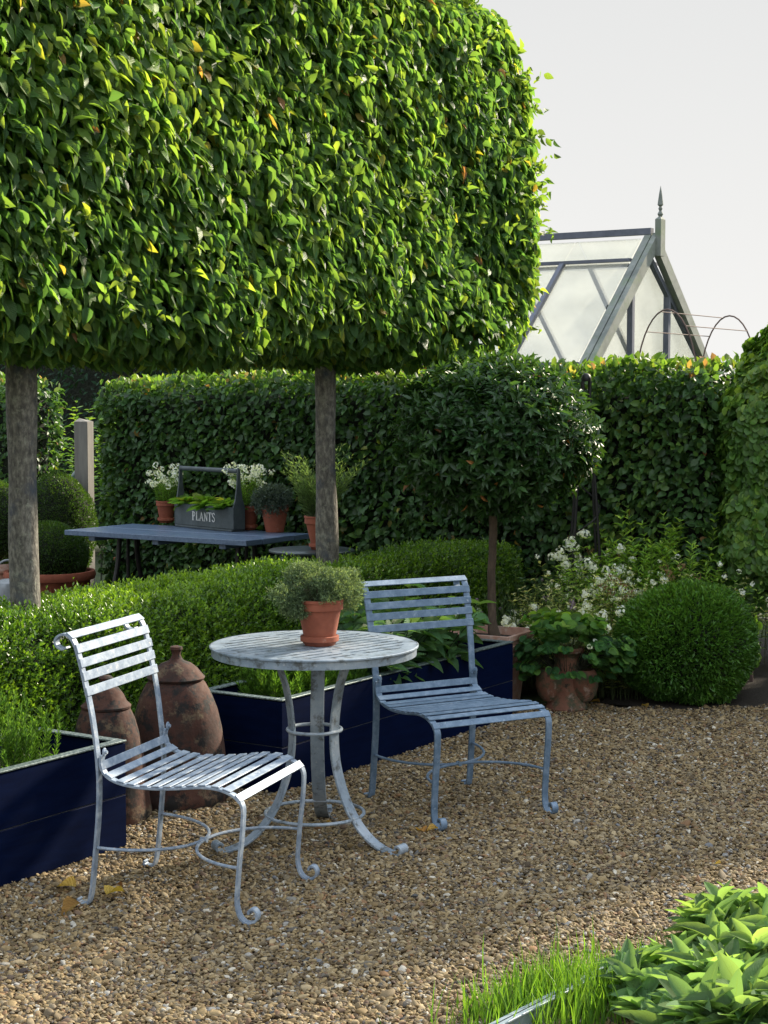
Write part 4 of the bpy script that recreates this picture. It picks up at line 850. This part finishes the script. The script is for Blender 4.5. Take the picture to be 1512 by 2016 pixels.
cl = MB().lathe([(r0*.62, z0) for r0, z0 in [(0, .62), (.05, .615), (.10, .59), (.14, .54), (.16, .47), (.165, .40), (.165, .34), (.16, .34), (.16, .40), (.13, .54), (.08, .59), (0, .61)]], (0, 0, 0), 32)
clm = surf('pale_green_glass', [(.3, (.05, .09, .07)), (.7, (.13, .20, .17))], 3, .15, 0, 0, 20, stretch=(1, 1, 12))
o = cl.build('garden_cloche', clm, None, smooth=True); q = at(158, 945, Y=13.6); o.location = (q.x, q.y, q.z-.53); tag(o, 'pale green dome shaped cloche beside the oak post', 'cloche')
stk = MB().tube([(0, 0, 0), (0, 0, 1.75)], .008, 8).build('garden_stake', M['iron'], None, smooth=True); q = at(20, 900, Y=12.0); stk.location = (q.x, q.y, 0); tag(stk, 'thin black stake against the hedge at the left edge', 'stake')
# lighter shrub in the gap
loc = at(175, 800, Y=14.5); loc.z = 0
stem_plant('garden_shrub', 'lighter green shrub peeping over the oak post', 'shrub', loc, ring_stems(16, .28, 1.5, 1.8), 22, .07, .035, TL_MID, M['climber'], up=.4, pairs=2, lean=.1, node_from=.5, shrink=.1)
# ================================================================== BAY TREE IN SQUARE POT
def square_pot():
    root = empty('bay_tree', (.57, 8.90, 0), YAW+.08, label='mop headed bay tree on a bare stem in a square terracotta pot', cat='tree')
    def frame(m, s0, s1, z0, z1):
        vs = [(x*s, y*s, z) for s, z in ((s0, z0), (s1, z1)) for x, y in ((-1, -1), (1, -1), (1, 1), (-1, 1))]; m.add(vs, [(0, 1, 5, 4), (1, 2, 6, 5), (2, 3, 7, 6), (3, 0, 4, 7)])
    p = MB(); sec = [(.115, 0), (.135, .20), (.137, .22), (.152, .235), (.150, .255), (.163, .27), (.160, .288), (.172, .30), (.178, .318), (.172, .322), (.170, .345), (.186, .352), (.188, .378), (.166, .378), (.158, .335)]
    for i in range(len(sec)-1): frame(p, sec[i][0], sec[i+1][0], sec[i][1], sec[i+1][1])
    p.build('pot', M['terra_pale'], root)
    MB().box((0, 0, .334), (.318, .318, .006)).build('earth', M['soil'], root)
    pts = smooth_path([(.0, -.02, .335), (-.01, -.01, .42), (.0, .0, .55), (-.008, 0, .68), (.005, 0, .82), (.01, 0, 1.0), (0, 0, 1.25)], 5)
    t = MB().tube(pts, [.034-.012*min(1, i/6) for i in range(len(pts))], 12); V = np.array(t.v); nz = Noise(40, 3); V[:, 0] += nz(V)*.003; V[:, 1] += nz(V+5)*.003; t.v = [tuple(x) for x in V]
    t.build('trunk', M['bark2'], root, smooth=True)
    l = MB()
    for k in range(26):
        a = random.uniform(0, 6.28); e = Vector((.42*math.cos(a)*random.uniform(.4, 1), .4*math.sin(a)*random.uniform(.4, 1), random.uniform(1.1, 1.65))); s_ = Vector((-.01, 0, random.uniform(1.0, 1.2)))
        l.tube([s_, s_.lerp(e, .5)+Vector((0, 0, .05)), e], [.011, .008, .004], 6)
    l.build('limbs', M['bark2'], root, smooth=True)
    # crown of whorled shoots
    c = (-.02, .06, 1.39); h = (.49, .50, .375); P, Nv, d = scatter(sd_ell(c, h), np.array(c)-np.array(h)*1.3, np.array(c)+np.array(h)*1.3, 2000, .24, .07, 4.0, 71); r = np.random.default_rng(72)
    D = nrm(Nv*.8+np.array([0, 0, .5])+r.normal(0, .35, P.shape)); X = nrm(np.cross(D, np.array([.3, .2, .9]))); Y = np.cross(D, X); Pk = []; Lk = []; Fk = []; Tk = []; bt = clump_tint(P, 73, 3, .4); bt[:, 0] *= .94; a0 = r.uniform(0, 6.28, len(P))
    for k in range(9):
        f = k/8; a = a0+k*2.4; o = X*np.cos(a)[:, None]+Y*np.sin(a)[:, None]; Pk.append(P+D*(.06*f)); Lk.append(o*(1.1-.6*f)+D*(.25+.6*f)+np.array([0, 0, -.15])+r.normal(0, .15, P.shape)); Fk.append(D-o*.3+r.normal(0, .2, P.shape)); t = bt.copy(); t[:, 1] = r.random(len(P)); Tk.append(t)
    P2 = np.concatenate(Pk); ln = r.uniform(.036, .068, len(P2)); T = np.concatenate(Tk); hot = r.random(len(P2)) < .005; T[hot, 0] = 1
    leaves('crown', P2, np.concatenate(Lk), np.concatenate(Fk), ln, ln*.40, TL_MID, M['bay'], root, tint=T, world=False)
square_pot()
# ================================================================== STRAWBERRY POT
def strawberry():
    loc = Vector((.945, 8.68, 0)); root = empty('strawberry_pot', loc, 0, label='bulging terracotta strawberry pot with side pockets in front of the box ball', cat='potted plant')
    b = MB(); b.lathe([(0, 0), (.105, 0), (.110, .012), (.095, .05), (.088, .10), (.075, .18), (.062, .24), (.060, .275), (.072, .292), (.088, .302), (.092, .315), (.088, .325), (.076, .325), (.070, .30), (0, .30)], (0, 0, 0), 40)
    b.build('pot', M['terra_mossy'], root, smooth=True)
    for k in range(4):
        a = math.radians(-150+k*60+(0 if k < 2 else 0)); a = [math.radians(x) for x in (-155, -30, 80, 170)][k] if False else math.radians([-168, -18, 75, 120][k])
        p = MB(); rr = [(0, -.105), (.038, -.10), (.064, -.07), (.077, -.02), (.076, .02), (.066, .048), (.058, .062), (.050, .062), (.055, .04), (.03, .03), (0, .03)]
        p.lathe(rr, (.088*math.cos(a), .088*math.sin(a), .150), 24); p.build('pocket', M['terra_mossy'], root, smooth=True)
    # leaves on petioles
    st = ring_stems(46, .055, .10, .24); P0 = len(root.children)
    stem_plant('x', '', '', None, st, 4, .062, .050, TL_ROUND, M['strawberry'], surf('petiole', [(.3, (.08, .12, .04)), (.7, (.16, .2, .08))], 40, .7), up=.35, pairs=2, lean=.8, node_from=.75, shrink=.1, parent=root, sr=.0018)
    for c in root.children:
        if c.name.startswith('foliage') or c.name.startswith('stems'): c.location.z = .30
    mbp = []; P = []; L = []; F = []
    for i in range(150):
        a = random.uniform(0, 6.28); 
        if random.random() < .75: a = random.choice([math.radians(178), math.radians(-15), math.radians(-25), math.radians(15)])+random.gauss(0, .35)
        q = random.uniform(.15, .32 if math.cos(a) > 0 else .24); z = random.uniform(.17, .38); p_ = Vector((q*math.cos(a), q*math.sin(a)*.8, z)); s_ = Vector((.08*math.cos(a), .08*math.sin(a), .21)); mbp.append([s_, s_.lerp(p_, .5)+Vector((0, 0, .05)), p_])
        o = Vector((math.cos(a), math.sin(a), 0)); n_ = (o*.5+Vector((0, -.3, .8))+Vector((random.gauss(0, .25), random.gauss(0, .25), 0))).normalized()
        for da in (-.9, 0, .9):
            dd = Vector((math.cos(a+da), math.sin(a+da), -.25)); P.append(tuple(p_)); L.append(tuple(dd)); F.append(tuple(n_))
    P = np.array(P); leaves('trailing_leaves', P, np.array(L), np.array(F), rng.uniform(.036, .058, len(P)), rng.uniform(.032, .048, len(P)), TL_ROUND, M['strawberry'], root, tint=np.concatenate([rng.random((len(P), 1))*.75, rng.random((len(P), 2))], 1), world=False)
    stems_mesh('runners', mbp, .0016, M['twig'], root)
    flower_heads('flowers', [Vector((.13, -.12, .37)), Vector((.02, -.1, .43)), Vector((.15, -.14, .335)), Vector((.10, -.16, .35))], .014, 10, M['petal'], root, .016)
strawberry()
# ================================================================== RIGHT-HAND BORDER
greenstem = surf('border_stem', [(.3, (.04, .07, .02)), (.7, (.10, .13, .05))], 40, .8)
def bush(name, label, px, Y, n, r, h0, h1, nodes, ll, lw, tmpl, mat, flw=None, fr=.025, fk=12, fs=.013, fprob=.5, cat='plant', lean=.3, up=.5, group=None, frompx=True, node_from=.2, pairs=2):
    loc = at(px, 1100, Y=Y); loc.z = 0
    root, tops = stem_plant(name, label, cat, loc, ring_stems(n, r, h0, h1), nodes, ll, lw, tmpl, mat, greenstem, up=up, pairs=pairs, lean=lean, node_from=node_from, group=group, sr=.002)
    if flw is not None:
        tp = [t_ for t_ in tops if random.random() < fprob]
        if tp: flower_heads('flowers', tp, fr, fk, flw, root, fs)
    return root, tops
bush('white_phlox', 'tall white flowers in round heads in front of the black obelisk', 1165, 9.60, 60, .17, .70, .95, 13, .055, .020, TL_MID, M['perennial'], M['petal'], .030, 22, .016, .7, 'flower', .12)
bush('white_phlox', 'bluish white flower spikes in the middle of the border', 1240, 9.35, 20, .09, .50, .70, 10, .05, .018, TL_MID, M['perennial'], M['petal'], .024, 16, .014, .7, 'flower', .10)
bush('perennial_plant', 'bright green leafy perennial in front of the far hedge', 1275, 9.75, 56, .24, .84, 1.08, 20, .075, .018, TL_MID, M['perennial'], None, cat='plant', lean=.10, up=.7, pairs=3)
bush('perennial_plant', 'bright green leafy perennial beside the climber pillar', 1352, 9.65, 50, .20, .78, 1.04, 20, .075, .018, TL_MID, M['perennial'], None, cat='plant', lean=.12, up=.7, pairs=3)
bush('variegated_bush', 'cream edged shrub thick with small leaves behind the strawberry pot', 1165, 9.25, 170, .27, .30, .74, 16, .042, .017, TL_MID, M['variegated'], None, cat='shrub', lean=.35)
bush('variegated_bush', 'cream edged shrub just left of the big box ball', 1228, 9.15, 160, .25, .28, .68, 16, .042, .017, TL_MID, M['variegated'], M['petal'], .034, 26, .016, .4, cat='shrub', lean=.3)
bush('variegated_bush', 'cream edged shrub behind the box ball beneath the climber', 1345, 9.45, 100, .30, .35, .74, 14, .036, .018, TL_MID, M['variegated'], M['petal'], .015, 8, .013, .25, cat='shrub', lean=.3)
bush('white_rose_bush', 'small bush of cream white flowers behind the square pot', 985, 9.30, 34, .14, .35, .56, 9, .034, .020, TL_MID, M['variegated'], M['petal'], .026, 20, .018, .8, 'flower', .35)
bush('lavender_bush', 'wispy green lavender clump between the bay tree and the white flowers', 1045, 9.45, 110, .18, .38, .72, 9, .055, .0045, TL_SMALL, M['lavender'], M['mauve'], .010, 9, .009, .12, 'herb plant', .25, 1.6, pairs=2)
bush('mauve_flower', 'faded mauve flower spikes beside the lavender', 1105, 9.2, 12, .08, .42, .58, 8, .04, .010, TL_MID, M['lavender'], M['mauve'], .022, 16, .011, .9, 'flower', .2)
bush('dark_shrub', 'dark leafed shrub under the bay tree crown', 1085, 9.75, 60, .24, .5, .85, 14, .05, .030, TL_MID, M['hedgeleaf'], None, cat='shrub', lean=.2)
for i, (px, Y, h) in enumerate(((1212, 9.1, .74), (1330, 9.3, .78), (1205, 9.9, .98))):
    bush('dried_flower', ['brown dried seedhead standing over the cream edged shrub', 'brown feathery seedhead left of the climber pillar', 'brown seedhead above the white phlox'][i], px, Y, 7, .05, h*.92, h, 3, .03, .01, TL_SMALL, M['dry'], M['dry'], .028, 26, .010, 1, 'seedhead', .08, group='dried seedheads in the border')
for i, (px, Y, n_, r_, h0, h1) in enumerate(((1120, 9.45, 90, .17, .40, .80), (1195, 9.45, 90, .18, .45, .82), (1290, 9.35, 110, .22, .42, .78), (1385, 9.45, 80, .2, .45, .85))):
    bush('border_plant', ['pale flowered leafy plant directly right of the lavender clump', 'pale leafy plant below the white phlox heads', 'pale yellow green plant filling the gap above the box ball', 'pale leafy plant at the foot of the climber pillar'][i], px, Y, n_, r_, h0, h1, 13, .045, .020, TL_MID, [M['variegated'], M['perennial']][i % 2], M['petal'], .016, 10, .012, .3, cat='plant', lean=.2, up=.6)
# climber-covered arch pillar on the right
def climber():
    base = Vector((2.08, 9.62, 0)); root = empty('climber_pillar', base, 0, label='arch leg smothered in heart leaved climber at the right edge', cat='climbing plant')
    fr = MB(); path = smooth_path([(0, 0, 0), (-.02, 0, .5), (.0, 0, 1.0), (.03, 0, 1.40), (.13, .0, 1.72), (.42, 0, 1.92)], 6)
    for dy in (-.12, .12): fr.tube([p+Vector((0, dy, 0)) for p in path], .011, 8)
    for k in range(3, len(path), 4): fr.tube([path[k]+Vector((0, -.12, 0)), path[k]+Vector((0, .12, 0))], .007, 6)
    fr.build('frame', M['rust'], root, smooth=True)
    pp = np.array([tuple(p) for p in path]); rad = np.interp(np.arange(len(pp)), [0, 6, 12, 20, 30], [.12, .17, .20, .22, .27])
    def sdf(P): return (np.linalg.norm((P[:, None]-pp[None])*np.array([1, .9, 1]), axis=2)-rad[None]).min(1)
    P, Nv, d = scatter(sdf, (-.6, -.6, .10), (.95, .6, 2.45), 19000, .17, .085, 6, 81, keep=lambda P, r: r.random(len(P)) < np.where(P[:, 0] > .55, .4, 1)); r = np.random.default_rng(82); n = len(P)
    L = Nv*.5+np.array([0, 0, -.75])+r.normal(0, .35, (n, 3)); F = Nv+np.array([0, 0, .6])+r.normal(0, .3, (n, 3)); ln = r.uniform(.028, .055, n); t = clump_tint(P, 83, 5, .5)
    leaves('foliage', P-nrm(L)*ln[:, None]*.4, L, F, ln, ln*.85, TL_ROUND, M['climber'], root, tint=t, world=False)
climber()
bush('garden_shrub', 'loose sunlit shrub beyond the climber pillar at the right edge', 1500, 10.4, 90, .35, .5, 1.1, 12, .045, .028, TL_MID, M['variegated'], M['petal'], .02, 8, .014, .12, cat='shrub', lean=.2)
bush('garden_shrub', 'sunlit loose foliage between the hedge end and the climber pillar', 1412, 10.3, 50, .20, 1.1, 1.78, 28, .05, .032, TL_MID, M['variegated'], None, cat='shrub', lean=.06, node_from=.1)
bush('garden_shrub', 'tall wild shrub rising against the sky right of the greenhouse', 1440, 13.2, 40, .5, 1.7, 2.12, 22, .05, .032, TL_MID, M['climber'], None, cat='shrub', lean=.06, node_from=.5)
bush('rose_bush', 'tall rose with a few pink blooms at the top right edge', 1512, 12.0, 10, .28, 2.0, 2.30, 12, .04, .025, TL_MID, M['climber'], M['pinkpetal'], .022, 14, .018, .5, cat='rose', lean=.05, node_from=.6)
# obelisk
def obelisk():
    loc = at(1152, 1000, Y=9.78); loc.z = 0; root = empty('garden_obelisk', loc, .4, label='black iron plant obelisk rising beside the bay tree crown', cat='obelisk')
    for k in range(4):
        a = k*math.pi/2+.4; MB().tube([(.17*math.cos(a), .17*math.sin(a), 0), (.026*math.cos(a), .026*math.sin(a), 1.62), (.030*math.cos(a), .030*math.sin(a), 1.70)], .0085, 8).build('leg', M['iron'], root, smooth=True)
    MB().tube([((.155-.118*i/70)*math.cos(i*.28), (.155-.118*i/70)*math.sin(i*.28), .2+1.25*i/70) for i in range(71)], .005, 6).build('spiral', M['iron'], root, smooth=True)
    MB().lathe([(0, 1.70), (.026, 1.70), (.030, 1.715), (.024, 1.735), (.012, 1.745), (0, 1.748)], (0, 0, 0), 16).build('cap', M['iron'], root, smooth=True)
obelisk()
for i, (px, Y) in enumerate(((772, 11.15), (836, 11.05))):
    q = at(px, 720, Y=Y); s_ = MB().tube([(-.03, 0, 0), (0, 0, 1.75), (-.012, 0, 1.93)], .009, 8).build('garden_cane', M['rust'], None, smooth=True); s_.location = (q.x, q.y, 0); tag(s_, ['dark cane poking from the tall hedge, nearer the slim trunk', 'dark cane poking from the tall hedge, nearer the bay tree'][i], 'cane', 'canes between hedge and canopy')
q = at(1007, 690, Y=10.7); s_ = MB().tube([(0, 0, 0), (0, 0, 1.86)], .005, 6); s_.lathe([(0, 1.845), (.018, 1.85), (.026, 1.872), (.018, 1.892), (0, 1.898)], (0, 0, 0), 12); s_ = s_.build('garden_stake', M['iron'], None, smooth=True); s_.location = (q.x, q.y, 0); tag(s_, 'stake with a round black knob above the tall hedge', 'stake')
# ================================================================== WIRE HOOPS
def hoops():
    c = Vector((2.16, 13.0, 0)); root = empty('rose_arch', c, YAW, label='bare rusty hoop arch standing before the greenhouse gable', cat='arch'); zt = 2.27; hw = .26
    for x in (0, 1.27):
        pts = [(x, hw, 0), (x, hw, 1.55)]+[(x, hw*math.cos(a), 1.60+(zt-1.60)*math.sin(a)) for a in [math.pi*i/20 for i in range(1, 20)]]+[(x, -hw, 1.55), (x, -hw, 0)]
        MB().tube(pts, .0065, 8).build('hoop', M['rust'], root, smooth=True)
    m = MB()
    for a in (.35, .85, 1.35, 2.2, 2.8):
        y = hw*math.cos(a); z = 1.60+(zt-1.60)*math.sin(a); m.tube([(0, y, z), (1.27, y, z)], .004, 6)
    m.build('crossbar', M['rust'], root, smooth=True)
hoops()
# ================================================================== GREENHOUSE
def greenhouse():
    org = Vector((2.52, 16.0, 0)); root = empty('greenhouse', org, YAW, label='small steep roofed greenhouse with whitewashed glass and a finial beyond the hedge', cat='greenhouse')
    W = 1.38; ze = 1.86; za = 3.10; LN_ = 4.6; s = (za-ze)/W
    def slope(x): return za-s*abs(x)
    wall = MB(); 
    for x in (-W+.05, W-.05): wall.box((x, LN_/2, ze/2-.04), (.10, LN_, ze-.08))
    wall.box((0, .08, .45), (2*W-.3, .08, .9)); wall.build('wall', M['oakbeam'], root)
    for sd in (-1, 1):       # bargeboards
        b = MB(); wd = .10
        x0, x1 = 0, sd*(W+.08); pl = [(0, za+.03), (x1, slope(x1)+.03), (x1, slope(x1)-wd), (0, za-wd-.03)]; vs = [(p[0], y, p[1]) for y in (-.05, .0) for p in pl]
        f = [(0, 1, 2, 3), (7, 6, 5, 4)]+[(i, 4+i, 4+(i+1) % 4, (i+1) % 4) for i in range(4)]; b.add(vs, f); b.build('bargeboard', M['oakbeam'], root)
        # barge outer capping seen on the roof side
        c = MB(); c.bar((0, .04, za+.02), (x1, .04, slope(x1)+.02), .065, .03, up=(0, 0, 1)); c.build('verge_board', M['oakbeam'], root)
    MB().box((0, LN_/2, za+.045), (.07, LN_-.02, .06)).build('ridge', M['greybar'], root)
    k = .215                                       # purlin position down the slope
    for sd in (-1, 1):
        xp = sd*W*k*1.0; MB().bar((xp, 0.09, slope(xp)+.03), (xp, LN_, slope(xp)+.03), .06, .03).build('purlin', M['greybar'], root)
        MB().bar((sd*W, 0.09, ze+.02), (sd*W, LN_, ze+.02), .07, .05).build('eaves_rail', M['greybar'], root)
        for i in range(1, 6):
            y = .79*i; MB().bar((xp, y, slope(xp)+.022), (sd*W, y, ze+.022), .045, .045).build('glazing_bar', M['greybar'], root)
        for i in range(6):
            y0 = .10 if i == 0 else .79*i+.0; y1 = min(.79*(i+1), LN_)
            g_ = MB(); g_.bar((xp, (y0+y1)/2, slope(xp)+.004), (sd*W, (y0+y1)/2, ze+.004), y1-y0-.012, .006); g_.build('pane', M['glass'], root)
            g_ = MB(); g_.bar((sd*.04, (y0+y1)/2, slope(.04)+.012), (xp, (y0+y1)/2, slope(xp)+.012), y1-y0-.012, .006); g_.build('vent_pane', M['glass'], root)
    # gable
    b = MB(); b.box((0, .035, ze+.03), (2*W-.12, .06, .07)); b.build('gable_rail', M['greybar'], root)
    for x in (-.40, .42):
        MB().box((x, .035, (ze+.065+slope(x)-.13)/2), (.05, .055, slope(x)-.13-ze-.065)).build('mullion', M['greybar'], root)
    cr = MB(); cr.add([(-.42, .025, slope(.42)-.15), (.44, .025, slope(.42)-.15), (.44, .060, slope(.42)-.15), (-.42, .060, slope(.42)-.15)], [(0, 1, 2, 3)])
    for sd in (-1, 1):
        MB().bar((0, .032, za-.215), (sd*(W-.02), .032, ze-.0), .045, .05).build('gable_bar', M['greybar'], root)
    gp = MB(); pl = [(-W+.1, ze+.05), (W-.1, ze+.05), (0, za-.12)]; gp.add([(p[0], y, p[1]) for y in (.066, .071) for p in pl], [(0, 1, 2), (5, 4, 3), (0, 3, 4, 1), (1, 4, 5, 2), (2, 5, 3, 0)]); gp.build('gable_glass', M['glass'], root)
    fb = MB(); fb.box((0, -.07, za-.02), (.10, .06, .34)); fb.add([(-.05, -.10, za+.15), (.05, -.10, za+.15), (.05, -.04, za+.15), (-.05, -.04, za+.15), (0, -.07, za+.19)], [(0, 1, 4), (1, 2, 4), (2, 3, 4), (3, 0, 4)])
    fb.lathe([(.012, .17), (.028, .20), (.012, .23), (.020, .25), (.012, .27), (.028, .285), (.026, .30), (.014, .39), (.001, .46)], (0, -.07, za-.0), 14); fb.build('finial', M['oakbeam'], root)
    # far gable brace seen through the glass
    for sd in (-1, 1): MB().bar((0, LN_-.05, za-.05), (sd*W, LN_-.05, ze), .02, .04).build('far_rafter', M['oakbeam'], root)
greenhouse()
# ================================================================== FOREGROUND RIGHT BED
e0 = Vector((.72, 4.68, .03)); e1 = Vector((.30, 4.15, .03)); dd = (e1-e0).normalized()
m_ = MB().bar(e0-dd*.05+Vector((0, 0, .03)), e1+dd*1.2+Vector((0, 0, .03)), .030, .006); m_.bar(e0-dd*.05, e1+dd*1.2, .006, .066)
pe = surf('pale_blue_metal', [(.3, (.20, .26, .30)), (.7, (.34, .40, .43))], 30, .45, .2)
m_ = m_.build('bed_edging', pe, None, bevel=.001); tag(m_, 'pale galvanised edging strip running through the chives at lower right', 'edging')
sheet('soil', [(.75, 4.72), (1.35, 5.5), (3.2, 5.5), (3.2, 3.2), (-.1, 3.2), (.32, 4.12)], .006, M['soil'])
def chives(label, cx, cy, sx, sy, n, h0, h1, ang, seed):
    root = empty('chive_clump', (cx, cy, 0), ang, label=label, cat='chives', group='chives along the pale edging'); r = np.random.default_rng(seed)
    P = np.stack([r.normal(0, sx, n), r.normal(0, sy, n), 0*r.random(n)], 1); L = np.array([0, 0, 1.0])+r.normal(0, .16, (n, 3)); F = r.normal(0, 1, (n, 3)); F[:, 2] = 0; ln = r.uniform(h0, h1, n)
    leaves('blades', P, L, F, ln, r.uniform(.0035, .0062, n), TL_BLADE, M['grass'], root, tint=r.random((n, 3)), world=False)
ae = math.atan2(-dd.y, -dd.x)
chives('chives on the gravel side of the pale edging, nearest the bottom edge', .43, 4.42, .15, .055, 800, .05, .15, ae, 1)
chives('chives between the pale edging and the sage leaves', .58, 4.40, .14, .05, 700, .05, .15, ae, 2)
chives('sparse short grass blades beside the chives on the gravel', .30, 4.36, .09, .05, 150, .03, .09, ae, 3)
def sage(label, x, y, n, r, h0, h1, ll):
    stem_plant('sage_plant', label, 'herb plant', Vector((x, y, 0)), ring_stems(n, r, h0, h1), 7, ll*1.12, ll*.40, TL_LONG, M['sage'], surf('sage_stem', [(.3, (.10, .12, .06)), (.7, (.22, .20, .12))], 40, .8), up=1.0, pairs=2, lean=.35, droop=.0, shrink=.15, group='sunlit sage plants in the lower right corner', sr=.003, node_from=.45)
sage('tall sage at the right edge with the highest shoots', 1.05, 4.66, 22, .16, .14, .25, .105)
sage('bushy sunlit sage nearest the pale edging', .80, 4.38, 20, .14, .06, .16, .115)
sage('broad leaved sage in the bottom right corner', .98, 4.12, 26, .19, .10, .21, .13)
sage('low sage sprawling over the lower end of the edging', .76, 4.14, 16, .12, .05, .12, .12)
sage('small sage shoot behind the corner sage', 1.04, 4.92, 8, .08, .06, .14, .08)
# ================================================================== FALLEN LEAVES
for i, (px, py, s, rz) in enumerate(((158, 1780, .088, 2.6), (210, 1764, .08, -.6), (150, 1748, .075, 1.2), (835, 1640, .06, .4), (862, 1632, .05, 2.0), (1275, 1393, .05, .5), (230, 1742, .03, 4), (1180, 1383, .05, 1), (650, 1618, .02, 1), (1045, 1560, .022, 2), (1420, 1700, .03, 1), (670, 1690, .02, 3))):
    q = at(px, py, .016); V, F, UV = TL_OVAL; me = V.copy(); me[:, 2] = me[:, 2]*1.2+.25*me[:, 0]**2+.05; me *= s*np.array([.75, 1, 1])
    o = np_mesh('fallen_leaf', me, [F], M['fallen'], None, uv=UV, tint=np.tile(rng.random((1, 3)), (len(V), 1)), smooth=True); o.location = q; o.rotation_euler = (random.uniform(-.2, .3), random.uniform(-.3, .3), rz)
    tag(o, ['large yellow brown leaf curled at the pale chair rear foot', 'folded golden leaf just right of the pale chair rear foot', 'orange brown leaf behind the pale chair rear foot', 'brown leaf under the front foot of the bluish chair', 'small brown leaf touching the front foot of the bluish chair', 'tan leaf on the gravel before the box ball', 'small reddish leaf under the pale chair', 'tan leaf at the foot of the strawberry pot', 'tiny yellow leaf near the table leg', 'tiny tan leaf under the bluish chair', 'pale leaf alone on the open gravel at right', 'tiny orange leaf between the two chairs'][i], 'fallen leaf', 'fallen leaves on the gravel')
